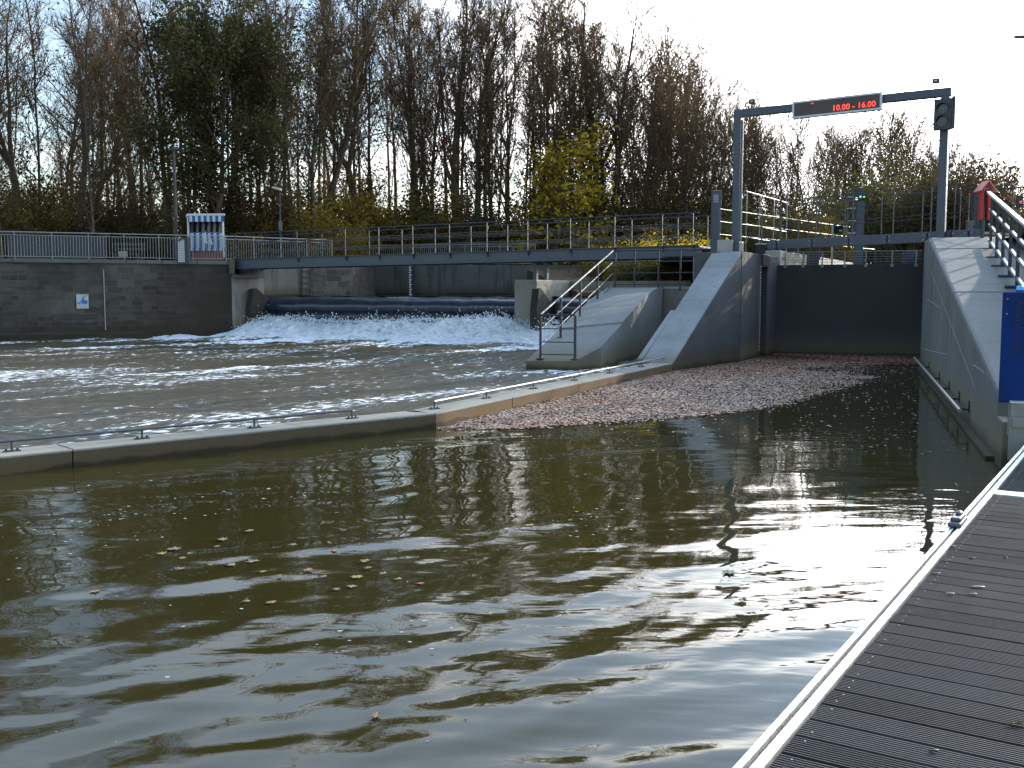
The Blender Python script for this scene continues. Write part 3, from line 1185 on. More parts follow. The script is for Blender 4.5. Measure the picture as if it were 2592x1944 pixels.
# ------------------------------------------------------------------ low dividing kerb and its pipe rail
def build_kerb():
    t = thing('dividing_wall', 'low concrete dividing wall running slantwise between foamy and calm water', 'wall', (*K1.xy, 0))
    w = 0.50

    def seg(a, b, mat, nm, ea=0.0, eb=0.0):
        d = (b - a).normalized()
        nn = Vector((-d.y, d.x, 0))
        mb = MB()
        a2, b2 = a + d * ea, b + d * eb
        mb.hexa([(*a2.xy, -1.4), (*b2.xy, -1.4), (*(b2 + nn * w).xy, -1.4), (*(a2 + nn * w).xy, -1.4)],
                [(*a2.xy, 0.165), (*b2.xy, 0.165), (*(b2 + nn * w).xy, 0.165), (*(a2 + nn * w).xy, 0.165)])
        mb.build(nm, mat, t, bevel=0.006)
        cp = MB()
        a3, b3 = a2 - nn * 0.004, b2 - nn * 0.004
        cp.hexa([(*a3.xy, 0.166), (*b3.xy, 0.166), (*(b3 + nn * w).xy, 0.166), (*(a3 + nn * w).xy, 0.166)],
                [(*a3.xy, 0.20), (*b3.xy, 0.20), (*(b3 + nn * w).xy, 0.20), (*(a3 + nn * w).xy, 0.20)])
        return cp.build('wall_cap', M['conc_cap'], t, bevel=0.012)
    pts = [KM, K0 - (K0 - KM) * 0.4, K0 + (K1 - K0) * 0.12, K1]
    for i in range(3):
        seg(pts[i], pts[i + 1], M['conc_grey'], 'wall_section', 0.004, -0.006)
    cut = [0, 0.22, 0.47, 0.74, 1.0]
    for i in range(4):
        seg(K1 + (K2 - K1) * cut[i], K1 + (K2 - K1) * cut[i + 1], M['conc_kerb'], 'wall_section', 0.006, -0.004)
    r = thing('pipe_rail', 'low pipe rail on short feet along the top of the dividing wall', 'rail', (*K1.xy, 0.2))

    def online(a, b, u):
        k = (u - 1296) / FPX
        s = (k * a.y - a.x) / ((b.x - a.x) - k * (b.y - a.y))
        return s
    P = []
    d1 = (K1 - K0).normalized()
    n1 = Vector((-d1.y, d1.x, 0)) * 0.27
    d2 = (K2 - K1).normalized()
    n2 = Vector((-d2.y, d2.x, 0)) * 0.27
    for u in (17.6, 351.6, 638.7, 888.4):
        P.append((K0 + n1, K1 + n1, u))
    for u in (1098, 1231, 1350, 1454, 1544, 1624, 1686):
        P.append((K1 + n2, K2 + n2, u))
    pos = []
    for a, b, u in P:
        pos.append(a + (b - a) * online(a, b, u))
    extra = [pos[0] + (pos[0] - pos[1]) * k for k in (1, 2, 3)]
    pos = extra[::-1] + pos
    for p in pos:
        mb = MB()
        mb.box((p.x, p.y, 0.207), 0.16, 0.07, 0.012, d1)
        mb.tube([(p.x, p.y, 0.213), (p.x, p.y, 0.30)], 0.011, 6)
        for sx in (-0.055, 0.055):
            mb.tube([(p.x + d1.x * sx, p.y + d1.y * sx, 0.213), (p.x + d1.x * sx, p.y + d1.y * sx, 0.232)], 0.012, 6)
        mb.build('rail_foot', M['steel_dark'], r)
    end = pos[-1] + (K2 - K1).normalized() * 0.45
    mb = MB()
    mb.tube([(p.x, p.y, 0.31) for p in pos if p.y < K1.y + 0.35], 0.015, 8)
    mb.build('pipe', M['steel_dark'], r)
    rest = [p for p in pos if p.y >= K1.y - 0.2]
    mb = MB()
    mb.tube([(p.x, p.y, 0.31) for p in rest + [end]], 0.014, 8)
    mb.build('pipe', M['galv'], r)


build_kerb()


# ------------------------------------------------------------------ lock walls and gate
def side_wall(parent, nm, mat, a, d, nn, prof, w, bevel=0.02):
    """upright wall: profile (distance along d, height) swept w metres along nn"""
    mb = MB()
    b = [a + d * s + Vector((0, 0, z)) for s, z in prof]
    mb.hexa(b, [p + nn * w for p in b])
    return mb.build(nm, mat, parent, bevel=bevel)


def build_lock():
    # left wing wall
    t = thing('lock_wall', 'concrete lock wall with a steep sloping end, left of the dark gate', 'wall', (*K2.xy, 0))
    side_wall(t, 'sloping_end', M['conc_wing'], K2, DL, NL, [(0, -1.4), (0, 0.2), (3.90, 2.93), (3.93, -1.4)], 0.82)
    # the side toward the lock carries a thin layer of darker, streaked concrete
    side_wall(t, 'dark_face', M['conc_dark_face'], K2 - NL * 0.006 + DL * 0.012, DL, NL, [(0, -1.4), (0, 0.16), (3.86, 2.86), (3.90, -1.4)], 0.005, 0.0)
    side_wall(t, 'side_ledge', M['conc_wing'], K2 + NL * 0.823, DL, NL, [(0.05, -1.4), (0.05, 0.28), (1.75, 1.40), (1.95, 1.40), (1.95, -1.4)], 0.14)
    d2 = (GL - JT).normalized()
    n2 = Vector((-d2.y, d2.x, 0))
    a2 = JT + d2 * 0.02
    L2 = (GL - JT).length
    side_wall(t, 'wall_block', M['conc_lock'], a2, d2, n2, [(0, -1.4), (0, 2.92), (2.25, 2.92), (2.25, -1.4)], 1.3)
    side_wall(t, 'gate_niche', M['steel_niche'], a2 + d2 * 2.26 + n2 * 0.25, d2, n2, [(0, -1.4), (0, 2.86), (0.75, 2.86), (0.75, -1.4)], 1.0)
    side_wall(t, 'gate_jamb', M['conc_lock'], a2 + d2 * 3.02, d2, n2, [(0, -1.4), (0, 2.90), (L2 - 2.9, 2.90), (L2 - 2.9, -1.4)], 1.3)
    cap = MB()
    c = a2 + d2 * 2.62 + n2 * 0.12
    cap.box((c.x, c.y, 2.74), 0.78, 0.36, 0.36, d2)
    cap.build('niche_cap', M['steel_dark'], t, bevel=0.02)
    up = MB()
    c = a2 + d2 * 0.35 + n2 * 0.5
    up.box((c.x, c.y, 3.08), 0.5, 0.4, 0.32, d2)
    up.build('wall_plinth', M['conc_pale'], t, bevel=0.015)
    tk = MB()
    q = a2 + d2 * 2.12 - n2 * 0.012
    for k in range(30):
        tk.box((q.x, q.y, 0.25 + k * 0.08), 0.05 + 0.03 * (k % 2), 0.012, 0.035, d2)
    tk.build('depth_marks', M['white'], t)

    # gate
    t = thing('lock_gate', 'wide dark steel lock gate, closed, with a muddy tide mark along its foot', 'gate', (*((GL + GR) / 2).xy, 0))
    d = (GR - GL).normalized()
    n = Vector((-d.y, d.x, 0))
    side_wall(t, 'gate_leaf', M['gate'], GL - d * 0.15, d, n, [(0, -1.4), (0, 2.66), ((GR - GL).length + 0.3, 2.68), ((GR - GL).length + 0.3, -1.4)], 0.30, 0.01)
    # low wire railing on the gate
    r = thing('gate_railing', 'thin low wire railing on pale brackets along the top of the dark gate', 'railing', (*((GL + GR) / 2).xy, 2.67))
    for u in (1983, 2028, 2076, 2133, 2186, 2252, 2312):
        k = (u - 1296) / FPX
        s = (k * GL.y - GL.x) / ((GR.x - GL.x) - k * (GR.y - GL.y))
        p = GL + (GR - GL) * s - n * 0.02
        mb = MB()
        mb.beam((*p.xy, 2.60), (*p.xy, 3.06), 0.04, 0.025, up=n)
        mb.box((p.x, p.y, 2.63), 0.09, 0.03, 0.09, d)
        mb.build('post', M['rail_pale2'], r)
    for k in range(5):
        z = 2.74 + k * 0.075
        mb = MB()
        mb.tube([(*(GL + d * 0.25 - n * 0.02).xy, z), (*(GR - d * 0.05 - n * 0.02).xy, z)], 0.007 if k < 4 else 0.013, 5)
        mb.build('rail', M['galv'], r)

    # far chamber walls
    t = thing('chamber_wall', 'pale sunlit wall of the lock chamber rising behind the gate railing', 'wall', (*GL.xy, 1.7))
    a = GL + AX * 0.5
    n_ = -CR
    for i in range(5):
        side_wall(t, 'wall_bay', M['conc_pale'], a + AX * (i * 5 + 0.01) , AX, n_, [(0, 0), (0, 3.12 + 0.03 * i), (4.97, 3.15 + 0.03 * i), (4.97, 0)], 0.5)
    em = MB()
    q = GL + AX * 0.75 + CR * 0.012
    em.poly([(*(q).xy, 2.86), (*(q + AX * 0.62).xy, 2.86), (*(q + AX * 0.31).xy, 3.08)])
    em.build('red_triangle_mark', M['red'], t)
    t = thing('chamber_side_wall', 'grey wall on the landward side of the lock chamber', 'wall', (*GR.xy, 1.7))
    side_wall(t, 'wall_face', M['conc_pale'], GR + CR * 0.12, AX, CR, [(0, -1.4), (0, 3.0), (40, 3.0), (40, -1.4)], 0.5)

    # right wing wall
    t = thing('wing_wall', 'broad pale concrete wing wall with sloping top, right of the lock gate', 'wall', (*RN.xy, 0))
    Lw = (RC - RN).length
    W_ = 2.3

    def zs(s):
        Zc = RN.y + DW.y * s
        return min(3.10, 2.21 + 0.187 * (Zc - 19.0))
    s_flat = (23.76 - RN.y) / DW.y
    sB, sC = (22.0 - RN.y) / DW.y, (17.1 - RN.y) / DW.y
    g = 0.011
    side_wall(t, 'sloping_section', M['conc_wing_r'], RN, DW, NW, [(0, -1.4), (0, zs(0)), (sC - g, zs(sC - g)), (sC - g, -1.4)], W_, 0.05)
    side_wall(t, 'sloping_section', M['conc_wing_r'], RN, DW, NW, [(sC + g, -1.4), (sC + g, zs(sC + g)), (sB - g, zs(sB - g)), (sB - g, -1.4)], W_, 0.05)
    side_wall(t, 'head_section', M['conc_wing_r'], RN, DW, NW, [(sB + g, -1.4), (sB + g, zs(sB + g)), (s_flat, 3.10), (Lw, 3.10), (Lw, -1.4)], W_, 0.07)
    dg = (GR - RC)
    mb = MB()
    e = RC + DW * 0.012
    f = GR + CR * 0.02
    mb.prism([e, e + NW * 1.5, f + CR * 1.4, f], -1.4, 3.0)
    mb.build('return_wall', M['conc_lock'], t)
    # low block at the near end
    mb = MB()
    b0 = RN - DW * 0.55 - NW * 0.02
    mb.prism([b0, b0 + NW * 3, b0 + NW * 3 + DW * 0.53, b0 + DW * 0.53], -1.4, 0.50)
    mb.build('end_block', M['conc_wing_r'], t, bevel=0.02)
    ft = MB()
    f0 = RN + DW * 0.1 - NW * 0.10
    f1 = RC - DW * 0.05 - NW * 0.10
    ft.prism([f0, f0 + NW * 0.097, f1 + NW * 0.097, f1], -1.2, 0.03)
    ft.build('wall_foot', M['conc_old'], t)
    # pale lime lines that have run and dried on the face
    def onface(u, v):
        k = (u - 1296) / FPX
        dd = ray(u, v)
        s = (RN.y * dd[0] - RN.x * dd[1]) / (DW.x * dd[1] - DW.y * dd[0])
        p = RN + DW * s
        return Vector((p.x, p.y, CAM_H + dd[2] / dd[1] * p.y)) - NW * 0.0015
    lm = MB()
    for ln in ([(2356, 684), (2383, 757), (2405, 814), (2436, 897), (2467, 978)], [(2382.7, 760), (2382.3, 850), (2381.5, 935)], [(2404, 800), (2403.5, 890), (2401, 960)],
               [(2347.5, 758), (2366, 769), (2378, 778)], [(2333, 882), (2360, 889), (2396, 896)], [(2463, 893), (2463, 960), (2461, 985)], [(2464, 923), (2475, 930), (2492, 944)]):
        P = [onface(*q) for q in ln]
        for a_, b_ in zip(P, P[1:]):
            d_ = (b_ - a_).normalized()
            up_ = d_.cross(NW).normalized() * 0.009
            lm.hexa([a_ - up_, b_ - up_, b_ + up_, a_ + up_], [p_ - NW * 0.0015 for p_ in (a_ - up_, b_ - up_, b_ + up_, a_ + up_)])
    tag(lm.build('lime_streaks', M['lime'], t), kind='stuff')
    # fender pipe near the water line
    r = thing('fender_rail', 'thin steel fender pipe on brackets just above the water along the wing wall', 'rail', (*RN.xy, 0.25))
    p0, p1 = RN + DW * 2.7 - NW * 0.14, RC - DW * 0.05 - NW * 0.14
    mb = MB()
    mb.tube([(*p0.xy, 0.25), (*p1.xy, 0.25)], 0.03, 8)
    mb.build('pipe', M['galv'], r)
    for k in (0.02, 0.14, 0.29, 0.47, 0.72):
        p = p0 + (p1 - p0) * k
        mb = MB()
        mb.beam((*p.xy, 0.25), (*(p + NW * 0.135).xy, 0.25), 0.03, 0.03)
        mb.box((p.x + NW.x * 0.128, p.y + NW.y * 0.128, 0.29), 0.05, 0.016, 0.16, DW)
        mb.build('bracket', M['steel_dark'], r)


M['rail_pale2'] = mat_plain('gate_post', (0.30, 0.30, 0.28), 0.6)
M['fleck'] = mat_plain('foam_fleck', (0.42, 0.41, 0.37), 0.8, 0, 0.3, 40)
M['lime'] = mat_plain('lime_streak', (0.34, 0.35, 0.35), 0.9, 0, 0.3, 20)
M['steel_niche'] = mat_plain('niche_steel', (0.05, 0.055, 0.06), 0.6, 0.1, 0.35, 2)
M['conc_dark_face'] = mat_concrete('concrete_dark_face', (0.085, 0.090, 0.098), wet=0.35, stain=0.5, d=(0.45, 0.9), warm=(0.085, 0.06, 0.03))
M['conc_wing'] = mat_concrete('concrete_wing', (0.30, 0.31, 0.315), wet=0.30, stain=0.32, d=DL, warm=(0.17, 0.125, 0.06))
M['conc_wing_r'] = mat_concrete('concrete_wing_right', (0.160, 0.165, 0.162), wet=0.5, stain=0.32, d=DW, warm=(0.19, 0.165, 0.10), boards=5)
build_lock()


# ------------------------------------------------------------------ middle pier with steps rail
PF = Vector((1.98, 24.15, 0))
PX = Vector((0.306, 0.952, 0)).normalized()
PNl = Vector((-PX.y, PX.x, 0))


def build_mid_pier():
    t = thing('fish_pass_pier', 'sloping concrete pier with railing standing in the foam, middle of the weir', 'pier', (*PF.xy, 0))
    w = 1.72
    zr = [(0.0, 0.43), (3.0, 1.02), (3.05, 1.08), (6.7, 1.80), (8.4, 2.0), (10.6, 2.0)]
    zl = [(0.0, 0.20), (3.0, 0.86), (3.05, 0.90), (6.7, 1.66), (8.9, 2.0), (10.6, 2.0)]
    mb = MB()
    for i in range(len(zr) - 1):
        a, b = zr[i], zr[i + 1]
        c, d = zl[i], zl[i + 1]
        inset = 0.0 if i < 1 else 0.0
        P = lambda s, off, z: PF + PX * s + PNl * off + Vector((0, 0, z))
        v = [P(a[0], inset, a[1]), P(b[0], inset, b[1]), P(d[0], w, d[1]), P(c[0], w, c[1])]
        lo = [Vector((p.x, p.y, -1.4)) for p in v]
        if i == 0:   # nose with a cut corner on the right
            v = [P(0.55, 0, 0.54), v[1], v[2], P(0.0, w, 0.20), P(0.0, 0.5, 0.22)]
            lo = [Vector((p.x, p.y, -1.4)) for p in v]
        mb.hexa(lo, v)
    mb.build('pier_body', M['conc_wing_p'], t)
    # end wall of the fish pass
    t2 = thing('fish_pass_wall', 'straight tan concrete wall with pale cap between the two sloping ends', 'wall', (5.0, 33.6, 0))
    a = PF + PX * 9.45 + PNl * 0.0 + Vector((0.005, 0, 0))
    b = Vector((7.4, 32.2, 0))
    d = (b - a).normalized()
    n = Vector((-d.y, d.x, 0))
    mb = MB()
    mb.prism([a, b, b + n * 0.4, a + n * 0.4], -1.4, 1.96)
    mb.build('wall_face', M['conc_old'], t2)
    mb = MB()
    a2, b2 = a + d * 0.02 - n * 0.04, b - n * 0.04
    mb.prism([a2, b2, b2 + n * 0.5, a2 + n * 0.5], 1.962, 2.03)
    mb.build('cap', M['conc_pale'], t2)
    # rails
    r = thing('stair_railing', 'grey four bar stair railing climbing the sloping pier in the foam', 'railing', (0.69, 24.7, 0.3))
    p1, p4 = Vector((0.69, 24.72, 0)), Vector((2.57, 30.9, 0))

    def foot(s):
        q = p1 + (p4 - p1) * s
        return q, 0.24 + (1.60 - 0.24) * s
    for s in (0.0, 0.306, 0.645, 1.0):
        q, z = foot(s)
        mb = MB()
        mb.beam((*q.xy, z), (*q.xy, z + 1.08), 0.06, 0.035, up=PX)
        mb.box((q.x, q.y, z + 0.02), 0.2, 0.16, 0.025, PX)
        mb.build('post', M['rail_blue'], r)
    sE = 1.36
    qE, _ = foot(sE)
    zE = 3.18
    qR = Vector((6.6, 32.3, 0))
    for k in range(4):
        q0, z0 = foot(0.0)
        dz = 0.36 * k
        mb = MB()
        pts = [(*q0.xy, z0 + 1.08 - dz), (*qE.xy, zE - dz), (*qR.xy, zE + 0.02 - dz)]
        mb.tube(pts, 0.027 if k == 0 else 0.017, 6)
        mb.build('rail', M['rail_blue'], r)
    for s in (0.02, 0.2, 0.42, 0.62, 0.8, 0.98):
        q = qE + (qR - qE) * s
        mb = MB()
        mb.beam((*q.xy, 1.9), (*q.xy, zE), 0.05, 0.035, up=PX)
        mb.build('post', M['rail_blue'], r)
    # front guard across the nose
    g0, z0 = foot(0.0)
    g1 = onz(1455.5, 911, 0.24)
    mb = MB()
    mb.beam((g1.x, g1.y, 0.24), (g1.x, g1.y, 1.30), 0.06, 0.035, up=PX)
    mb.box((g1.x, g1.y, 0.26), 0.2, 0.16, 0.025, PX)
    mb.build('post', M['rail_blue'], r)
    for z in (1.31, 0.98, 0.66, 0.36):
        mb = MB()
        mb.tube([(g0.x, g0.y, z), (g1.x, g1.y, z)], 0.024 if z > 1.2 else 0.015, 6)
        mb.build('rail', M['rail_blue'], r)


M['conc_wing_p'] = mat_concrete('concrete_pier', (0.185, 0.193, 0.188), wet=0.38, stain=0.4, d=PX, warm=(0.16, 0.115, 0.05))
M['rail_blue'] = mat_plain('rail_blue_grey', (0.048, 0.050, 0.058), 0.65, 0.0, 0.12, 5)
build_mid_pier()


# ------------------------------------------------------------------ floating dock
DZ = 0.43
DE = Vector((math.sin(R(32.3)), math.cos(R(32.3)), 0))       # along the dock edge
DN = Vector((DE.y, -DE.x, 0))                                # across, away from the water
D0 = onz(1929.4, 1944, DZ)                                   # inner side of the edge profile
D0 = Vector((D0.x, D0.y, 0))


def mat_deck():
    b = NB('ribbed_decking')
    # board colour changes from board to board
    dt = b.N.new('ShaderNodeVectorMath')
    dt.operation = 'DOT_PRODUCT'
    dt.inputs[1].default_value = DE
    b.L.new(b.pos, dt.inputs[0])
    bi = b.math('FLOOR', b.math('DIVIDE', b.math('SUBTRACT', dt.outputs['Value'], D0.dot(DE)), 0.15))
    wn = b.N.new('ShaderNodeTexWhiteNoise')
    wn.noise_dimensions = '1D'
    b.L.new(bi, wn.inputs['W'])
    n = b.noise(1.3, 5, 0.65)
    f = b.noise(30, 4, 0.7)
    gr = b.noise(2.1, 4, 0.6)
    c = b.ramp(wn.outputs['Value'], [(0.0, (0.034, 0.032, 0.0315)), (0.5, (0.046, 0.0435, 0.043)), (1.0, (0.060, 0.057, 0.056))])
    c = b.mix(b.rng(n, 0.45, 0.75, 0, 0.55), c, (0.092, 0.088, 0.086))
    c = b.mix(b.rng(gr, 0.54, 0.74, 0, 0.5), c, (0.030, 0.034, 0.024))
    c = b.mix(b.rng(f, 0.55, 0.8, 0, 0.4), c, (0.095, 0.09, 0.088))
    b.set(base=c, rough=b.rng(n, 0.3, 0.7, 0.7, 0.9), spec=0.15)
    return b.mat


def build_dock():
    t = thing('floating_dock', 'floating dock of ribbed dark grey boards with a bright metal edge', 'dock', (*(D0 + DE * 3 + DN).xy, DZ))
    s0, s1 = -5.4, 9.0
    wid = 2.7
    pitch, ribs = 0.150, 9
    V, F = [], []
    rng = random.Random(2)
    k = int((s1 - s0) / pitch)
    for i in range(k):
        sa = s0 + i * pitch
        prof = [(0.0, -0.028)]
        bw = 0.139
        rw = bw / ribs
        dz = rng.uniform(-0.0012, 0.0012)
        for j in range(ribs):
            a = j * rw
            prof += [(a + rw * 0.05, -0.0), (a + rw * 0.52, -0.0), (a + rw * 0.58, -0.008), (a + rw * 0.98, -0.008)]
        prof += [(bw, -0.028)]
        if 4.90 < sa < 5.04:
            continue
        e0 = rng.uniform(-0.003, 0.003)
        b0 = len(V)
        for (ds, z) in prof:
            for off in (0.012 + e0, wid):
                p = D0 + DE * (sa + ds) + DN * off
                V.append((p.x, p.y, DZ - 0.004 + z + dz))
        for j in range(len(prof) - 1):
            F.append((b0 + 2 * j, b0 + 2 * j + 1, b0 + 2 * j + 3, b0 + 2 * j + 2))
    np_mesh('decking', V, F, mat_deck(), t, off=origin_of(t))
    sub = MB()
    q = [D0 + DE * s0 + DN * 0.0, D0 + DE * s1 + DN * 0.0, D0 + DE * s1 + DN * wid, D0 + DE * s0 + DN * wid]
    sub.prism(q, 0.05, DZ - 0.045)
    sub.build('pontoon', M['black'], t)
    # edge profile, swept along the dock
    def strip(nm, prof, mat, a=s0, b=s1):
        mb = MB()
        A = [D0 + DE * a + DN * o + Vector((0, 0, z)) for o, z in prof]
        mb.hexa(A, [p + DE * (b - a) for p in A])
        mb.build(nm, mat, t, bevel=0.002)
    strip('inner_edge_strip', [(-0.030, DZ - 0.03), (-0.030, DZ + 0.008), (-0.024, DZ + 0.011), (-0.004, DZ + 0.011), (0.004, DZ + 0.004), (0.004, DZ - 0.03)], M['alu'])
    strip('edge_channel', [(-0.047, DZ - 0.035), (-0.047, DZ - 0.012), (-0.0305, DZ - 0.012), (-0.0305, DZ - 0.035)], M['debris'])
    strip('outer_edge_strip', [(-0.076, DZ - 0.03), (-0.076, DZ + 0.001), (-0.071, DZ + 0.008), (-0.064, DZ + 0.008), (-0.062, DZ + 0.003), (-0.056, DZ + 0.003), (-0.054, DZ + 0.008), (-0.0475, DZ + 0.008), (-0.0475, DZ - 0.03)], M['alu'])
    strip('side_fascia', [(-0.092, DZ - 0.22), (-0.092, DZ - 0.035), (-0.02, DZ - 0.036), (-0.02, DZ - 0.22)], M['galv'])
    # crumbs of leaf in the channel
    mb = MB()
    for i in range(200):
        s = s0 + 4.5 + rng.random() * 9.0
        p = D0 + DE * s + DN * (-0.0388 + rng.uniform(-0.007, 0.007))
        r = rng.uniform(0.002, 0.005)
        mb.ball((p.x, p.y, DZ - 0.011 + r * 0.4), r, r * 0.8, r * 0.5, 5, 3, rng.randint(0, 1))
    o = mb.build('channel_crumbs', [mat_plain('crumb_pale', (0.45, 0.40, 0.30), 0.9), mat_plain('crumb_brown', (0.14, 0.08, 0.04), 0.9)], t)
    tag(o, kind='stuff')
    # screws at the board ends
    mb = MB()
    for i in range(k):
        sa = s0 + i * pitch
        if sa < -0.3 or sa > 8.6:
            continue
        for ds in (0.035, 0.108):
            p = D0 + DE * (sa + ds) + DN * (0.055 + rng.uniform(-0.004, 0.004))
            if rng.random() < 0.8:
                mb.tube([(p.x, p.y, DZ - 0.006), (p.x, p.y, DZ - 0.0015)], 0.0036, 6)
    tag(mb.build('deck_screws', M['galv'], t), kind='stuff')
    # metal joint plate across the boards
    mb = MB()
    a = D0 + DE * 4.95 + DN * 0.012
    mb.prism([a, a + DN * (wid - 0.02), a + DN * (wid - 0.02) + DE * 0.16, a + DE * 0.16], DZ - 0.02, DZ + 0.004)
    mb.build('joint_plate', M['alu'], t)
    # black sliding cleat on the edge rail
    P = onz(2425, 1330, DZ)
    s = (Vector((P.x, P.y, 0)) - D0).dot(DE)
    c = thing('mooring_cleat', 'small dark mooring cleat clamped on the bright metal dock edge', 'cleat', (*(D0 + DE * s - DN * 0.09).xy, DZ))
    q = D0 + DE * s - DN * 0.045
    mb = MB()
    mb.box((q.x, q.y, DZ + 0.024), 0.26, 0.078, 0.03, DE)
    mb.box((q.x, q.y, DZ + 0.048), 0.17, 0.062, 0.03, DE)
    mb.build('cleat_base', M['cleat'], c, bevel=0.01)
    mb = MB()
    h = q + DE * 0.17
    mb.tube([(*(q - DE * 0.02).xy, DZ + 0.05), (*(q + DE * 0.07).xy, DZ + 0.062), (*h.xy, DZ + 0.03)], [0.018, 0.022, 0.012], 8)
    mb.build('cleat_horn', M['black'], c, smooth=True)


M['cleat'] = mat_plain('cleat_metal', (0.10, 0.10, 0.12), 0.4, 0.4, 0.2, 20)
build_dock()
build_flecks()


# ------------------------------------------------------------------ call pillar, boxes, lifebuoy stand, hand rail on the right
def build_right_bank():
    Z = 10.3
    # blue call pillar: its panel faces the dock
    tl, br = at(2540, 739, Z), at(2612, 1020, Z)
    cx = (tl.x + br.x) / 2
    w, h = br.x - tl.x, tl.z - br.z
    t = thing('call_pillar', 'blue lock call pillar lettered Anforderung beside the concrete wing wall', 'call pillar', (cx, Z, br.z))
    fx = Vector((0.905, -0.425, 0)).normalized()
    fn = Vector((0.425, 0.905, 0))
    mb = MB()
    w *= 0.93
    bc = Vector((cx, Z, 0)) + fn * 0.11
    mb.box((bc.x, bc.y, (tl.z + br.z) / 2), w, 0.22, h, fx)
    mb.build('pillar_body', M['blue'], t, bevel=0.012)
    mb = MB()
    for dz in (0.07, 0.22):
        q = Vector((cx, Z, 0)) - fx * (w / 2 - 0.045) - fn * 0.004
        mb.box((q.x, q.y, tl.z - dz), 0.014, 0.012, 0.014, fx)
    mb.build('screws', M['galv'], t)
    P = Vector((cx, Z, at(2576, 825, Z).z)) - fn * 0.004
    text_mesh('lettering', 'Anforderung', 0.105, M['ink'], t, P, (0, 0, -1), fx)
    L = Vector((cx, Z, 0)) + fn * 0.10 - fx * 0.0
    lamp = MB()
    lamp.tube([(L.x, L.y, tl.z), (L.x, L.y, tl.z + 0.02)], 0.04, 12)
    lo = lamp.build('lamp_socket', M['steel_dark'], t)
    lamp = MB()
    lamp.tube([(L.x, L.y, tl.z + 0.02), (L.x, L.y, tl.z + 0.05), (L.x, L.y, tl.z + 0.066)], [0.034, 0.034, 0.02], 12)
    lamp.build('blue_lamp', M['lamp_blue'], t, smooth=False)
    st = MB()
    a = at(2600, 1045, Z)
    st.box((bc.x + 0.02, bc.y, 0.58), 0.16, 0.16, 0.36, fx)
    st.build('pillar_foot', M['galv'], t, bevel=0.006)
    # steel boxes below
    b1 = thing('cable_box', 'small grey steel box on the low wall below the blue call pillar', 'box', (at(2596, 1050, Z - 0.3).x, Z - 0.2, 0.5))
    c = at(2597, 1044, Z - 0.25)
    mb = MB()
    mb.box((c.x, Z - 0.15, c.z), 0.19, 0.14, 0.17, fx)
    mb.build('box_body', M['galv'], b1, bevel=0.006)
    mb = MB()
    mb.box((c.x, Z - 0.15, c.z + 0.092), 0.21, 0.16, 0.012, fx)
    mb.build('box_lid', M['alu'], b1)
    c2 = at(2592, 1085, Z - 0.3)
    b2 = thing('dock_bracket', 'grey steel angle bracket low on the wall end beside the dock', 'bracket', (c2.x, Z - 0.2, 0.2))
    mb = MB()
    mb.box((c2.x, Z - 0.22, c2.z - 0.12), 0.20, 0.05, 0.42, fx)
    mb.build('bracket_plate', M['galv'], b2, bevel=0.004)
    mb = MB()
    mb.box((c2.x - 0.02, Z - 0.28, c2.z + 0.06), 0.16, 0.10, 0.10, fx)
    mb.build('bracket_arm', M['galv'], b2, bevel=0.004)

    # hand rail up the right side of the wing wall
    r = thing('slope_railing', 'dark four bar hand rail with shining rails up the wing wall slope', 'railing', (9.2, 19.5, 2.2))
    pa, pb = Vector((10.12, 21.9, 0)), Vector((8.36, 17.0, 0))
    za, zb = 2.78, 1.90
    dr = (pb - pa)
    pc = pb + dr * 0.9
    zc = zb + (zb - za) * 0.9

    def on(u):
        k = (u - 1296) / FPX
        s = (k * pa.y - pa.x) / ((pb.x - pa.x) - k * (pb.y - pa.y))
        return s
    for u in (2497, 2513, 2529, 2548, 2568, 2592, 2622, 2660):
        s = on(u)
        p = pa + dr * s
        z = za + (zb - za) * s
        mb = MB()
        mb.beam((*p.xy, z), (*p.xy, z + 1.13), 0.055, 0.06, up=dr)
        mb.box((p.x - 0.06, p.y, z + 0.02), 0.26, 0.12, 0.03, CR)
        mb.build('post', M['steel_dark'], r)
    for k in range(4):
        dz = 1.12 - 0.32 * k
        mb = MB()
        e = 0.10 if k == 0 else 0.0
        q0, q1 = pa - dr * (0.02 + e), pc
        mb.beam((*q0.xy, za + dz + (za - zb) * (0.02 + e)), (*q1.xy, zc + dz), 0.075 if k == 0 else 0.05, 0.05, up=(0, 0, 1))
        mb.build('rail', M['alu'] if k == 0 else M['galv'], r)

    # red lifebuoy stand
    Z = 23.3
    t = thing('lifebuoy_stand', 'red gabled lifebuoy stand at the top of the shining hand rail', 'lifebuoy stand', (at(2492, 600, Z).x, Z, 3.0))
    xl, xr = at(2479, 520, Z).x, at(2508, 520, Z).x
    zb_, zt, zr = at(2492, 556, Z).z, at(2492, 484, Z).z, at(2492, 462, Z).z
    xm = (xl + xr) / 2
    for x in (xl + 0.04, xr - 0.06):
        mb = MB()
        mb.box((x, Z, (zb_ + zt) / 2), 0.062, 0.12, zt - zb_)
        mb.build('side_panel', M['red'], t)
    mb = MB()
    mb.box((xm, Z + 0.06, (zb_ + zt) / 2), xr - xl - 0.18, 0.04, zt - zb_)
    mb.build('back_panel', M['steel_dark'], t)
    ov = 0.05
    for sgn, m in ((-1, M['red']), (1, M['red_pale'])):  # right roof board is a paler red than the left
        mb = MB()
        a = Vector((xm, Z - 0.18, zr))
        b = Vector((xm + sgn * ((xr - xl) / 2 + ov), Z - 0.18, zt - 0.03))
        n = Vector((0, 0.40, 0))
        th = Vector((0, 0, 0.035))
        mb.hexa([a, b, b + n, a + n], [a + th, b + th, b + n + th, a + n + th])
        mb.build('roof_board', m, t)
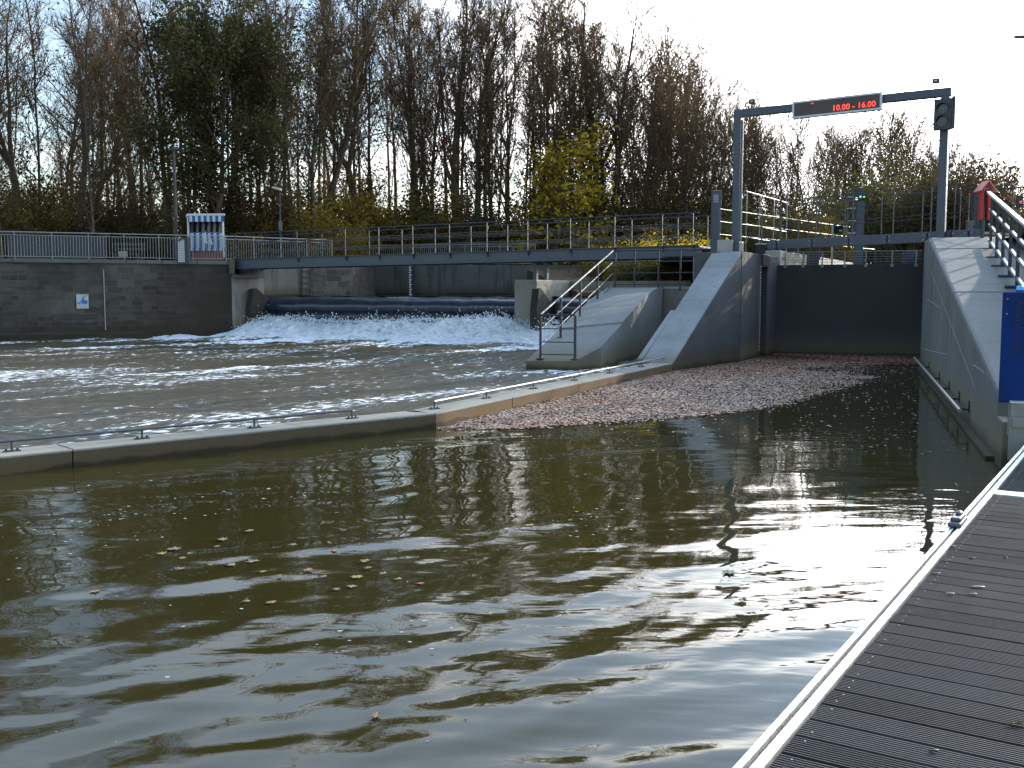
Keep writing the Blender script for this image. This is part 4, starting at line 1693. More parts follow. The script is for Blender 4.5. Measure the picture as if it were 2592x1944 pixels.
    mb = MB()
    mb.tube([(xm - 0.035, Z, 2.9), (xm - 0.035, Z, zb_ + 0.3)], 0.045, 8)
    mb.build('stand_post', M['steel_dark'], t)
    # grey switch cabinet and the dark post next to it
    Z = 24.6
    a, b = at(2447, 559, Z), at(2463, 594, Z)
    t = thing('switch_cabinet', 'small grey switch cabinet behind the head of the wing wall', 'cabinet', ((a.x + b.x) / 2, Z, 3.1))
    mb = MB()
    mb.box(((a.x + b.x) / 2, Z, (a.z + b.z) / 2), b.x - a.x, 0.12, a.z - b.z)
    mb.build('cabinet_body', M['rail_grey'], t, bevel=0.01)
    mb = MB()
    mb.box((b.x - 0.015, Z - 0.068, (a.z + b.z) / 2 + 0.02), 0.02, 0.016, 0.06)
    mb.build('cabinet_lock', M['black'], t)
    mb = MB()
    mb.box(((a.x + b.x) / 2, Z, b.z - 0.2), 0.05, 0.05, 0.4)
    mb.build('cabinet_leg', M['steel_dark'], t)
    a, b = at(2463, 489, Z + 0.3), at(2476, 600, Z + 0.3)
    t = thing('steel_post', 'stout dark steel post between grey cabinet and red lifebuoy stand', 'post', ((a.x + b.x) / 2, Z + 0.3, 3.0))
    mb = MB()
    mb.box(((a.x + b.x) / 2, Z + 0.3, (a.z + 3.0) / 2), b.x - a.x, 0.13, a.z - 3.0)
    mb.build('post_shaft', M['steel_dark'], t, bevel=0.008)
    mb = MB()
    mb.box(((a.x + b.x) / 2, Z + 0.3, a.z + 0.015), b.x - a.x + 0.04, 0.17, 0.03)
    mb.build('post_cap', M['steel_dark'], t)
    # street lamp whose head just reaches into the picture
    Z = 30.0
    hd, b = at(2579, 92, Z), at(2690, 600, Z)
    t = thing('street_lamp', 'grey street lamp head at the top right corner, on an arm from its pole', 'street lamp', (b.x, Z, 3.0))
    mb = MB()
    mb.tube([(b.x, Z, 3.0), (b.x, Z, hd.z - 0.3), (b.x - 0.12, Z, hd.z - 0.05), (hd.x + 0.2, Z, hd.z - 0.02)], [0.07, 0.05, 0.045, 0.035], 8)
    mb.build('lamp_post', M['rail_grey'], t)
    mb = MB()
    mb.hexa([(hd.x - 0.14, Z - 0.1, hd.z - 0.03), (hd.x + 0.3, Z - 0.1, hd.z - 0.06), (hd.x + 0.3, Z + 0.1, hd.z - 0.06), (hd.x - 0.14, Z + 0.1, hd.z - 0.03)],
            [(hd.x - 0.12, Z - 0.08, hd.z + 0.02), (hd.x + 0.3, Z - 0.08, hd.z + 0.03), (hd.x + 0.3, Z + 0.08, hd.z + 0.03), (hd.x - 0.12, Z + 0.08, hd.z + 0.02)])
    mb.build('lamp_head', M['rail_grey'], t, bevel=0.01)
    # slim signal pole far right
    Z = 26.0
    a, b = at(2580, 500, Z), at(2580, 640, Z)
    t = thing('signal_pole', 'slim grey pole with a small red lamp behind the shining hand rail', 'pole', (a.x, Z, 3.0))
    mb = MB()
    mb.tube([(a.x, Z, 3.0), (a.x, Z, a.z)], 0.035, 8)
    mb.build('pole', M['rail_grey'], t)
    mb = MB()
    mb.box((a.x, Z - 0.02, a.z - 0.1), 0.13, 0.12, 0.30)
    mb.build('lamp_housing', M['steel_dark'], t, bevel=0.01)
    mb = MB()
    mb.ball((a.x, Z - 0.085, a.z - 0.12), 0.035, 0.02, 0.035, 10, 6)
    mb.build('red_lamp', M['lamp_red'], t, smooth=True)
    # railing of the land side beyond
    rail_run('land_railing', 'thin dark railing on the bank behind the red lifebuoy stand',
             [Vector((11.2, 25.4, 3.0)), Vector((12.0, 24.2, 3.0)), Vector((13.6, 24.0, 3.0))], 1.25, [1.3, 0.9, 0.5], M['steel_dark'], 0.02, 0.03)


def rail_run(name, label, pts, spacing, hs, mat, rr=0.02, pw=0.04, base=None, bars=False, group=None, barmat=None, btop=None):
    """railing along 3-D base points: posts, one part per rail, optional baluster panels"""
    t = thing(name, label, 'railing', pts[0], group)
    tot = []
    for i in range(len(pts) - 1):
        a, b = pts[i], pts[i + 1]
        L_ = (b - a).length
        n = max(1, round(L_ / spacing))
        d = (b - a).normalized()
        for k in range(n + (1 if i == len(pts) - 2 else 0)):
            p = a + (b - a) * (k / n)
            mb = MB()
            mb.beam(p, p + Vector((0, 0, hs[0])), pw, pw * 0.6, up=Vector((d.x, d.y, 0)))
            mb.build('post', mat, t)
            if bars and k < n:
                q = a + (b - a) * ((k + 1) / n)
                m = max(2, int((q - p).length / 0.11))
                bb = MB()
                for j in range(1, m):
                    c = p + (q - p) * (j / m)
                    bb.beam(c + Vector((0, 0, 0.08)), c + Vector((0, 0, btop or hs[0] * 0.9)), 0.016, 0.016)
                bb.build('baluster_panel', barmat or mat, t)
    for i, h in enumerate(hs):
        mb = MB()
        mb.tube([p + Vector((0, 0, h)) for p in pts], rr if i == 0 else rr * 0.75, 6)
        mb.build('rail', mat, t)
    return t


build_right_bank()


# ------------------------------------------------------------------ footbridge over the weir
def build_bridge():
    A, B = Vector((-11.75, 43.4, 3.24)), Vector((6.15, 33.9, 3.40))
    d = (B - A).normalized()
    dp = Vector((d.x, d.y, 0)).normalized()
    n = Vector((-dp.y, dp.x, 0))
    t = thing('footbridge', 'long blue grey steel footbridge crossing above the weir', 'footbridge', (*((A + B) / 2).xy, 3.2))
    for off, nm in ((0.0, 'main_girder'), (1.45, 'rear_girder')):
        a, b = A + n * off, B + n * off
        mb = MB()
        mb.beam(a + Vector((0, 0, -0.20)), b + Vector((0, 0, -0.20)), 0.012, 0.376)
        mb.beam(a + Vector((0, 0, -0.006)) + n * -0.03, b + Vector((0, 0, -0.006)) + n * -0.03, 0.16, 0.022)
        mb.beam(a + Vector((0, 0, -0.394)) + n * -0.03, b + Vector((0, 0, -0.394)) + n * -0.03, 0.16, 0.022)
        mb.build(nm, M['steel_blue'], t)
    mb = MB()
    mb.beam(A + n * 0.72 + Vector((0, 0, -0.05)), B + n * 0.72 + Vector((0, 0, -0.05)), 1.3, 0.05, up=(0, 0, 1))
    mb.build('walkway', M['rail_grey'], t)
    us = [606, 760, 881, 965, 1050, 1142, 1236, 1338, 1445, 1556, 1675, 1752]
    P = []
    for u in us:
        k = (u - 1296) / FPX
        s = (k * A.y - A.x) / ((B.x - A.x) - k * (B.y - A.y))
        P.append(A + (B - A) * s)
    r1 = thing('bridge_railing', 'front grey railing of the footbridge, on the side nearest the white water', 'railing', P[3], 'railings of the footbridge')
    r2 = thing('bridge_railing', 'rear grey railing of the footbridge, on the upstream side toward the wood', 'railing', P[3] + n * 1.45, 'railings of the footbridge')
    for r, off in ((r1, -0.09), (r2, 1.5)):
        for p in P:
            q = p + n * off
            mb = MB()
            mb.beam(q + Vector((0, 0, -0.12)), q + Vector((0, 0, 1.05)), 0.05, 0.025, up=dp)
            mb.build('post', M['rail_blue'], r)
        for h, rr in ((1.05, 0.022), (0.70, 0.013), (0.64, 0.010), (0.34, 0.013), (0.29, 0.010)):
            mb = MB()
            mb.tube([A + n * off + Vector((0, 0, h)), B + n * off + Vector((0, 0, h))], rr, 6)
            mb.build('rail', M['rail_blue'] if h > 1 else M['rail_mid'], r)
    for p in P:
        mb = MB()
        mb.beam(p - n * 0.06 + Vector((0, 0, -0.20)), p - n * 0.06 + Vector((0, 0, -0.02)), 0.08, 0.02, up=dp)
        mb.build('stiffener', M['steel_blue'], t)
    # legs on the weir pier
    for u in (1344.5, 1371):
        k = (u - 1296) / FPX
        s = (k * A.y - A.x) / ((B.x - A.x) - k * (B.y - A.y))
        p = A + (B - A) * s + n * 0.35
        mb = MB()
        mb.beam((p.x, p.y, 2.30), (p.x, p.y, p.z - 0.40), 0.14, 0.14, up=dp)
        mb.box((p.x, p.y, p.z - 0.44), 0.26, 0.26, 0.05, dp)
        mb.build('support_leg', M['steel_dark'], t)


build_bridge()


# ------------------------------------------------------------------ quay railing and things on the quay
def build_quay_top():
    zq = 3.155
    a = QA + NQ * 0.30 - DQ * 18
    pts = [Vector((a.x, a.y, zq)), Vector((*(QB + NQ * 0.30 - DQ * 0.15).xy, zq))]
    # rail bends back along the upstream bank
    e = at(840, 640, 46.6)
    pts.append(Vector((e.x, e.y, zq)))
    rail_run('quay_railing', 'pale baluster railing along the top of the stone quay wall', pts, 1.33, [1.04, 0.92, 0.09], M['rail_pale'], 0.021, 0.05, bars=True, btop=0.92)
    # baluster railing further off, on the far wall
    p0, p1 = at(905, 640, 56.0), at(1090, 640, 55.0)
    rail_run('far_railing', 'distant pale baluster railing beyond the footbridge, on the far wall', [Vector((p0.x, p0.y, 3.25)), Vector((p1.x, p1.y, 3.25)), Vector((at(1355, 640, 53.9).x, 53.9, 3.25))], 2.0, [1.12, 1.0, 0.1], M['rail_pale'], 0.03, 0.05, bars=True, btop=1.0)
    # dark low store behind the railing
    z0 = GZ
    l, r_ = at(14, 560, 43.2), at(230, 560, 43.2)
    t = thing('storage_shed', 'long low dark storage shed behind the railing at the far left', 'shed', ((l.x + r_.x) / 2, 43.8, z0))
    top = at(120, 592, 43.2).z
    mb = MB()
    mb.box(((l.x + r_.x) / 2, 44.0, (z0 + top) / 2), r_.x - l.x, 1.6, top - z0)
    mb.build('shed_wall', M['shed'], t)
    mb = MB()
    mb.box(((l.x + r_.x) / 2 - 0.1, 44.0, top + 0.03), r_.x - l.x + 0.4, 1.9, 0.06)
    mb.build('shed_roof', M['steel_dark'], t)
    for k in range(4):
        mb = MB()
        x = l.x + (r_.x - l.x) * (k + 0.5) / 4
        mb.box((x, 43.19, (z0 + top) / 2 - 0.02), (r_.x - l.x) / 4 - 0.06, 0.02, top - z0 - 0.12)
        mb.build('shed_door', M['steel_dark'], t)
    # bench with back
    l, r_ = at(282, 640, 44), at(362, 640, 44)
    t = thing('park_bench', 'grey slatted bench behind the balusters, left of the striped beach chair', 'bench', ((l.x + r_.x) / 2, 44, z0))
    for k in range(3):
        mb = MB()
        mb.box(((l.x + r_.x) / 2, 43.85 + k * 0.14, z0 + 0.46), r_.x - l.x, 0.11, 0.04)
        mb.build('seat_slat', M['wood_grey'], t)
    for k in range(2):
        mb = MB()
        mb.box(((l.x + r_.x) / 2, 44.3, z0 + 0.68 + k * 0.2), r_.x - l.x, 0.035, 0.10)
        mb.build('back_slat', M['wood_grey'], t)
    for x in (l.x + 0.15, r_.x - 0.15):
        mb = MB()
        mb.box((x, 44.0, z0 + 0.22), 0.06, 0.4, 0.44)
        mb.box((x, 44.33, z0 + 0.5), 0.06, 0.05, 0.9)
        mb.build('leg', M['steel_dark'], t)
    a, b = at(300, 636, 42.4), at(322, 650, 42.4)
    t = thing('notice_plate', 'small pale notice plate behind the balusters in front of the bench', 'sign', ((a.x + b.x) / 2, 42.4, z0))
    mb = MB()
    mb.box(((a.x + b.x) / 2, 42.4, (a.z + b.z) / 2), b.x - a.x, 0.03, a.z - b.z)
    mb.build('plate', M['rail_pale'], t)
    mb = MB()
    mb.tube([((a.x + b.x) / 2, 42.43, z0), ((a.x + b.x) / 2, 42.43, a.z)], 0.025, 6)
    mb.build('plate_post', M['steel_dark'], t)
    # perforated litter bin
    Z = 42.3
    a, b = at(453, 603, Z), at(479, 655, Z)
    cx = (a.x + b.x) / 2
    t = thing('litter_bin', 'pale perforated litter bin with dark lid and side, beside the beach chair', 'litter bin', (cx, Z, z0))
    mb = MB()
    mb.box((cx - 0.06, Z, (a.z + z0) / 2), (b.x - a.x) * 0.72, 0.34, a.z - z0 - 0.1)
    mb.build('bin_body', M['bin'], t, bevel=0.01)
    mb = MB()
    mb.box((b.x - 0.06, Z + 0.02, (a.z + z0) / 2), 0.13, 0.40, a.z - z0)
    mb.build('side_plate', M['steel_dark'], t)
    mb = MB()
    p = [(a.x - 0.03, Z - 0.2, a.z - 0.16), (b.x, Z - 0.2, a.z + 0.02), (b.x, Z + 0.22, a.z + 0.02), (a.x - 0.03, Z + 0.22, a.z - 0.16)]
    mb.hexa(p, [(q[0], q[1], q[2] + 0.05) for q in p])
    mb.build('bin_lid', M['steel_dark'], t)
    # striped beach chair
    Z = 43.6
    xl, xs, xr = at(452, 560, Z).x, at(476, 560, Z).x, at(566, 560, Z).x
    zt = at(500, 547, Z).z
    zf = at(500, 628, Z).z
    t = thing('beach_chair', 'hooded beach chair with blue and white stripes standing on the quay', 'beach chair', ((xl + xr) / 2, Z + 0.4, z0))
    fd = Vector((1, -0.10, 0)).normalized()
    sd = Vector((-0.34, 0.94, 0)).normalized()
    per = (xr - xs) / 6.0
    SB = (0.035, 0.13, 0.36)
    SWt = (0.66, 0.68, 0.70)
    m_front = mat_stripes('striped_cloth', fd, per, SB, SWt, -xs)
    m_in = mat_stripes('striped_lining', fd, per, (0.014, 0.018, 0.032), (0.40, 0.37, 0.34), -xs)
    m_side = mat_stripes('striped_side', sd, 0.42, (0.05, 0.17, 0.45), SWt, 0.1)
    F0 = Vector((xs, Z, 0))
    F1 = Vector((xr, Z - 0.12, 0))
    Bk = sd * 1.05
    # side wings: closed panels
    for o, nm in ((F0, 'side_panel'), (F1, 'side_panel')):
        mb = MB()
        th = fd * 0.05
        mb.hexa([(*o.xy, z0 + 0.3), (*(o + th).xy, z0 + 0.3), (*(o + th + Bk * 0.95).xy, z0 + 0.3), (*(o + Bk * 0.95).xy, z0 + 0.3)],
                [(*o.xy, zt - 0.06), (*(o + th).xy, zt - 0.06), (*(o + th + Bk).xy, zt + 0.0), (*(o + Bk).xy, zt + 0.0)])
        mb.build(nm, m_side, t)
        mb = MB()
        mb.beam((*(o - sd * 0.03).xy, z0 + 0.3), (*(o - sd * 0.03).xy, zt - 0.02), 0.07, 0.05)
        mb.build('frame_post', M['white'], t)
    # hood
    mb = MB()
    c = [F0 - fd * 0.05 - sd * 0.1, F1 + fd * 0.1 - sd * 0.1, F1 + fd * 0.1 + Bk, F0 - fd * 0.05 + Bk]
    mb.hexa([(*p.xy, zt) for p in c], [(p.x, p.y, zt + (0.09 if i < 2 else 0.13)) for i, p in enumerate(c)])
    mb.build('hood', M['white'], t, bevel=0.02)
    va = MB()
    a, b = F0 - sd * 0.085, F1 + fd * 0.05 - sd * 0.085
    va.hexa([(*a.xy, zt - 0.24), (*b.xy, zt - 0.24), (*(b + sd * 0.03).xy, zt - 0.24), (*(a + sd * 0.03).xy, zt - 0.24)],
            [(*a.xy, zt - 0.002), (*b.xy, zt - 0.002), (*(b + sd * 0.03).xy, zt - 0.002), (*(a + sd * 0.03).xy, zt - 0.002)])
    va.build('valance', m_front, t)
    # back rest lining (leaning) and the seat front
    mb = MB()
    a, b = F0 + fd * 0.06 + sd * 0.75, F1 + sd * 0.75
    mb.hexa([(*(a - sd * 0.25).xy, z0 + 0.75), (*(b - sd * 0.25).xy, z0 + 0.75), (*(b - sd * 0.19).xy, z0 + 0.75), (*(a - sd * 0.19).xy, z0 + 0.75)],
            [(*a.xy, zt - 0.02), (*b.xy, zt - 0.02), (*(b + sd * 0.06).xy, zt - 0.02), (*(a + sd * 0.06).xy, zt - 0.02)])
    mb.build('backrest', m_in, t)
    mb = MB()
    a, b = F0 + fd * 0.055, F1 - fd * 0.004
    zm = at(520, 590, Z).z
    mb.hexa([(*a.xy, zf - 0.02), (*b.xy, zf - 0.02), (*(b + sd * 0.5).xy, zf - 0.02), (*(a + sd * 0.5).xy, zf - 0.02)],
            [(*a.xy, zm), (*b.xy, zm), (*(b + sd * 0.5).xy, zm + 0.06), (*(a + sd * 0.5).xy, zm + 0.06)])
    mb.build('seat_front', m_front, t)
    mb = MB()
    a2, b2 = a - sd * 0.04, b + fd * 0.05 - sd * 0.04
    mb.hexa([(*a2.xy, zf - 0.12), (*b2.xy, zf - 0.12), (*(b2 + sd * 0.03).xy, zf - 0.12), (*(a2 + sd * 0.03).xy, zf - 0.12)],
            [(*a2.xy, zf + 0.02), (*b2.xy, zf + 0.02), (*(b2 + sd * 0.03).xy, zf + 0.02), (*(a2 + sd * 0.03).xy, zf + 0.02)])
    mb.build('seat_trim', m_front, t)
    # white sail shapes on the seat front
    s0 = at(523, 583, Z - 0.16)
    mb = MB()
    y = lambda p: (p[0], Z - 0.155 + (p[0] - xs) * -0.09, p[1])
    q1 = [(at(517, 620, Z).x, at(517, 616, Z).z), (at(530, 620, Z).x, at(530, 618, Z).z), (at(524, 584, Z).x, at(524, 584, Z).z)]
    q2 = [(at(533, 620, Z).x, at(533, 619, Z).z), (at(545, 620, Z).x, at(545, 620, Z).z), (at(532, 590, Z).x, at(532, 594, Z).z)]
    for q in (q1, q2):
        f = [Vector(y(p)) for p in q]
        mb.hexa(f, [p + Vector((0, 0.01, 0)) for p in f])
    mb.build('sail_emblem', M['white'], t)
    mb = MB()
    a, b = F0 + sd * 0.08, F1 + sd * 0.08
    mb.hexa([(*a.xy, z0), (*b.xy, z0), (*(b + sd * 0.8).xy, z0), (*(a + sd * 0.8).xy, z0)],
            [(*a.xy, zf - 0.04), (*b.xy, zf - 0.04), (*(b + sd * 0.8).xy, zf - 0.04), (*(a + sd * 0.8).xy, zf - 0.04)])
    mb.build('chair_base', M['brick_red'], t)
    # lamp post on the quay
    Z = 46.0
    b, tp = at(712, 650, Z), at(708, 482, Z)
    t = thing('street_lamp', 'slim grey street lamp with a flat head above the footbridge', 'street lamp', (b.x, Z, z0))
    mb = MB()
    mb.tube([(b.x, Z, z0), (b.x - 0.02, Z, 4.6), (tp.x, Z, tp.z)], [0.05, 0.042, 0.032], 8)
    mb.build('lamp_post', M['rail_blue'], t)
    mb = MB()
    hd = at(701, 478, Z)
    mb.hexa([(hd.x - 0.2, Z - 0.12, hd.z + 0.02), (hd.x + 0.2, Z - 0.12, hd.z - 0.10), (hd.x + 0.2, Z + 0.12, hd.z - 0.10), (hd.x - 0.2, Z + 0.12, hd.z + 0.02)],
            [(hd.x - 0.2, Z - 0.12, hd.z + 0.10), (hd.x + 0.2, Z - 0.12, hd.z + 0.02), (hd.x + 0.2, Z + 0.12, hd.z + 0.02), (hd.x - 0.2, Z + 0.12, hd.z + 0.10)])
    mb.build('lamp_head', M['offwhite'], t, bevel=0.02)
    bx = at(711, 572, Z)
    mb = MB()
    mb.box((bx.x, Z - 0.09, bx.z), 0.14, 0.12, 0.4)
    mb.build('fuse_box', M['rail_grey'], t)
    # wooden pole left of the chair
    Z = 44.5
    b, tp = at(446, 655, Z), at(439, 372, Z)
    t = thing('wooden_pole', 'straight grey wooden pole rising just left of the striped beach chair', 'pole', (b.x, Z, z0))
    mb = MB()
    mb.tube([(b.x, Z, z0), ((b.x + tp.x) / 2 + 0.02, Z, (z0 + tp.z) / 2), (tp.x, Z, tp.z)], [0.10, 0.08, 0.055], 9)
    mb.build('pole_shaft', M['wood_grey'], t)
    mb = MB()
    mb.box((tp.x, Z - 0.05, tp.z - 0.1), 0.3, 0.08, 0.08)
    mb.build('pole_fitting', M['steel_dark'], t)
    # boating sign on the stone wall
    def onwall(u, v):
        k = (u - 1296) / FPX
        s = (k * QA.y - QA.x) / ((QB.x - QA.x) - k * (QB.y - QA.y))
        p = QA + (QB - QA) * s
        return p
    pl, pr = onwall(197, 0), onwall(227.5, 0)
    zt, zb = at(212, 745, pl.y).z, at(212, 781, pl.y).z
    w = (pr - pl).length
    t = thing('boating_sign', 'white sign with blue boat picture on the dark stone quay wall', 'sign', (*((pl + pr) / 2).xy, zb))
    C = (pl + pr) / 2 - NQ * 0.05
    mb = MB()
    mb.box((C.x, C.y, (zt + zb) / 2), w, 0.03, zt - zb, DQ)
    mb.build('sign_board', M['offwhite'], t)

    def patch(nm, pts, mat, lift=0.018):
        mb = MB()
        f = [pl + DQ * (w * x) - NQ * (0.05 + lift) + Vector((0, 0, zb + (zt - zb) * y_)) for x, y_ in pts]
        mb.hexa(f, [p + NQ * 0.004 for p in f])
        mb.build(nm, mat, t)
    patch('water_picture', [(0.06, 0.30), (0.94, 0.30), (0.94, 0.52), (0.06, 0.46)], M['sign_pale'])
    patch('boat_picture', [(0.42, 0.34), (0.86, 0.34), (0.92, 0.56), (0.62, 0.60), (0.58, 0.92), (0.46, 0.62)], M['sign_blue'], 0.022)
    patch('stroke', [(0.10, 0.32), (0.16, 0.30), (0.92, 0.96), (0.86, 0.98)], M['sign_blue'], 0.026)
    patch('caption_bar', [(0.22, 0.12), (0.80, 0.12), (0.80, 0.20), (0.22, 0.20)], M['sign_pale'])


M['rail_pale'] = mat_plain('pale_rail', (0.33, 0.32, 0.30), 0.45, 0.35, 0.12, 8)
M['sign_pale'] = mat_plain('sign_pale_blue', (0.30, 0.45, 0.66), 0.5, 0, 0.1)


def mat_bin():
    b = NB('perforated_sheet')
    v = b.N.new('ShaderNodeTexVoronoi')
    v.inputs['Scale'].default_value = 14
    v.inputs['Randomness'].default_value = 0.0
    b.L.new(b.plan((1, 0)), v.inputs['Vector'])
    b.set(base=b.mix(b.rng(v.outputs['Distance'], 0.28, 0.36), (0.10, 0.10, 0.10), (0.62, 0.62, 0.60)), rough=0.5)
    return b.mat


M['bin'] = mat_bin()
build_quay_top()


# ------------------------------------------------------------------ gantry, lock bridge and its fittings
def build_gantry():
    P1 = Vector((at(1863, 640, 27.6).x, 27.6, 2.93))
    P2 = Vector((at(2381, 600, 24.8).x, 24.8, 3.05))
    zt = 6.50
    d = (P2 - P1)
    d.z = 0
    d.normalize()
    n = Vector((-d.y, d.x, 0))
    t = thing('gantry', 'grey steel gantry spanning the lock entrance', 'gantry', (*((P1 + P2) / 2).xy, 3.0))
    for p, nm in ((P1, 'upright'), (P2, 'upright')):
        mb = MB()
        mb.beam((*p.xy, p.z), (*p.xy, zt - 0.02), 0.195, 0.195, up=n)
        mb.build(nm, M['steel_blue'], t, bevel=0.012)
    mb = MB()
    a = Vector((*(P1 - d * 0.0975).xy, zt + 0.05))
    b = Vector((*(P2 + d * 0.13).xy, zt + 0.07))
    mb.beam(a, b, 0.19, 0.20)
    mb.build('cross_beam', M['steel_blue'], t, bevel=0.015)
    ft = MB()
    q = P1 - d * 0.16
    ft.box((q.x, q.y, 3.06), 0.62, 0.34, 0.26, d)
    ft.build('foot_plate', M['steel_blue'], t, bevel=0.01)
    cd = MB()
    e = P1 + d * 0.115
    cd.tube([(*e.xy, 3.0), (*e.xy, zt - 0.12)], 0.025, 8)
    cd.build('cable_conduit', M['galv'], t)

    def on(u):
        k = (u - 1296) / FPX
        s = (k * P1.y - P1.x) / ((P2.x - P1.x) - k * (P2.y - P1.y))
        return P1 + (P2 - P1) * s
    # display
    A, B = on(1998), on(2219)
    L = thing('led_display', 'long red LED display panel with pale frame, under the gantry beam', 'display', (*((A + B) / 2).xy, zt - 0.2))
    zc = zt - 0.02
    h = 0.42
    c = (A + B) / 2 - n * 0.14
    W = (B - A).length
    dd = Vector((d.x, d.y, 0.012))
    mb = MB()
    mb.box((c.x + n.x * 0.03, c.y + n.y * 0.03, zc), W, 0.16, h, dd)
    mb.build('housing', M['steel_dark'], L, bevel=0.01)
    fr = MB()
    f = c - n * 0.062
    for sz in (-1, 1):
        fr.box((f.x, f.y, zc + sz * (h / 2 - 0.022)), W, 0.03, 0.045, dd)
    for sx in (-1, 1):
        p = f + d * sx * (W / 2 - 0.025)
        fr.box((p.x, p.y, zc + sx * 0.012 * W / 2), 0.05, 0.034, h - 0.004, dd)
    fr.build('frame', M['white'], L)
    sc = MB()
    sc.box((f.x + n.x * 0.008, f.y + n.y * 0.008, zc), W - 0.1, 0.02, h - 0.09, dd)
    sc.build('screen', M['panel_dark'], L)
    tp = c - n * 0.072 + d * (W * 0.195)
    text_mesh('lettering', '10.00 - 16.00', 0.20, M['led'], L, (tp.x, tp.y, zc - 0.062 + 0.012 * W * 0.195), dd, (0, 0, 1), 0.004)
    ds = MB()
    q = c - n * 0.072 - d * (W * 0.27)
    ds.box((q.x, q.y, zc + 0.115 - 0.012 * W * 0.27), 0.06, 0.006, 0.018, dd)
    ds.build('lit_dash', M['led'], L)
    # traffic light
    q = on(2371) - n * 0.20
    T = thing('signal_light', 'dark two lamp signal head on the right gantry upright', 'signal', (*q.xy, 6.0))
    zc2 = (at(2377, 251, q.y).z + at(2377, 329, q.y).z) / 2
    mb = MB()
    mb.box((q.x, q.y, zc2), 0.40, 0.16, 0.72, d)
    mb.build('signal_housing', M['steel_dark'], T, bevel=0.012)
    mb = MB()
    q3 = q + d * 0.24
    mb.box((q3.x, q3.y + 0.02, zc2 + 0.03), 0.08, 0.16, 0.74, d)
    mb.build('side_shield', M['steel_dark'], T)
    for dz in (0.12, -0.17):
        mb = MB()
        cc = q - n * 0.082
        a = Vector((cc.x, cc.y, zc2 + dz))
        mb.tube([a, a - n * 0.012], 0.115, 18)
        lens = mb.build('lens', M['glass_dark'], T)
        mb = MB()
        m = 14
        for j in range(m):
            t0, t1 = math.pi * j / m, math.pi * (j + 1) / m
            r_ = 0.125
            p0 = a + d * math.cos(t0) * r_ + Vector((0, 0, math.sin(t0) * r_))
            p1 = a + d * math.cos(t1) * r_ + Vector((0, 0, math.sin(t1) * r_))
            mb.hexa([p0, p1, p1 - n * 0.12, p0 - n * 0.12], [p0 * 1 + Vector((0, 0, 0.008)), p1 + Vector((0, 0, 0.008)), p1 - n * 0.12 + Vector((0, 0, 0.008)), p0 - n * 0.12 + Vector((0, 0, 0.008))])
        v = mb.build('visor', M['steel_dark'], T)
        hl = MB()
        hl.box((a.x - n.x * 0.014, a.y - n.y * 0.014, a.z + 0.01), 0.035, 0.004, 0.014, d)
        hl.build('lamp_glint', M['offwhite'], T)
    # small floodlights above the beam, camera below it
    for u, dz, lab in ((2346, 0.30, 'small floodlight on a thin stalk above the right end of the gantry beam'),
                       (1892, 0.27, 'small floodlight on a thin stalk above the left end of the gantry beam')):
        q = on(u)
        F = thing('floodlight', lab, 'floodlight', (*q.xy, zt + 0.14), 'floodlights on the gantry')
        mb = MB()
        mb.tube([(q.x, q.y, zt + 0.12), (q.x, q.y, zt + dz)], 0.012, 6)
        mb.build('stalk', M['galv'], F)
        mb = MB()
        mb.box((q.x, q.y, zt + dz + 0.06), 0.17, 0.10, 0.12, d)
        mb.build('lamp_body', M['steel_dark'], F, bevel=0.02)
        mb = MB()
        g = q - n * 0.052
        mb.box((g.x, g.y, zt + dz + 0.06), 0.06, 0.006, 0.03, d)
        mb.build('lamp_glass', M['white'], F)
    q = on(1878)
    Cc = thing('dome_camera', 'small pale dome camera under the left corner of the gantry beam', 'camera', (*q.xy, zt - 0.1))
    mb = MB()
    mb.tube([(q.x, q.y, zt - 0.04), (q.x, q.y, zt - 0.10)], 0.05, 10)
    mb.build('camera_mount', M['offwhite'], Cc)
    mb = MB()
    mb.ball((q.x, q.y, zt - 0.11), 0.065, 0.065, 0.055, 12, 8)
    mb.build('camera_dome', M['rail_grey'], Cc, smooth=True)

    # lock footbridge: deep plated beam with bolts
    A = Vector((7.32, 29.75, 0))
    B = Vector((10.95, 23.95 - 0.2, 0))
    A = Vector((at(1938, 620, 29.5).x, 29.5, 0))
    B = Vector((at(2476, 600, 24.1).x, 24.1, 0))
    d2 = (B - A).normalized()
    n2 = Vector((-d2.y, d2.x, 0))
    za, zb = 3.19, 3.19
    G = thing('lock_bridge', 'plated blue grey bridge beam with paired bolts over the lock gate', 'bridge', (*((A + B) / 2).xy, 3.1))

    def on2(u):
        k = (u - 1296) / FPX
        s = (k * A.y - A.x) / ((B.x - A.x) - k * (B.y - A.y))
        return A + (B - A) * s
    joints = [1938, 1962, 2051, 2143, 2239, 2339, 2398, 2443, 2476]
    for i in range(len(joints) - 1):
        p, q = on2(joints[i]), on2(joints[i + 1])
        mb = MB()
        g0 = p + d2 * 0.02
        g1 = q - d2 * 0.02
        mb.beam((*g0.xy, za), (*g1.xy, zb), 0.06, 0.25)
        mb.build('beam_plate', M['steel_blue'], G, bevel=0.006)
        if i > 0:
            bl = MB()
            for sx in (-0.085, 0.085):
                for dz in (-0.06, 0.055):
                    c = p + d2 * sx - n2 * 0.03
                    c = Vector((c.x, c.y, za + dz))
                    bl.tube([c, c - n2 * 0.02], 0.022, 8)
            bl.build('joint_bolts', M['galv'], G)
    mb = MB()
    mb.beam((*(A + n2 * 0.08).xy, 3.22), (*(B + n2 * 0.08).xy, 3.22), 0.08, 0.18)
    mb.beam((*(A + n2 * 0.75).xy, 3.24), (*(B + n2 * 0.75).xy, 3.24), 1.2, 0.05)
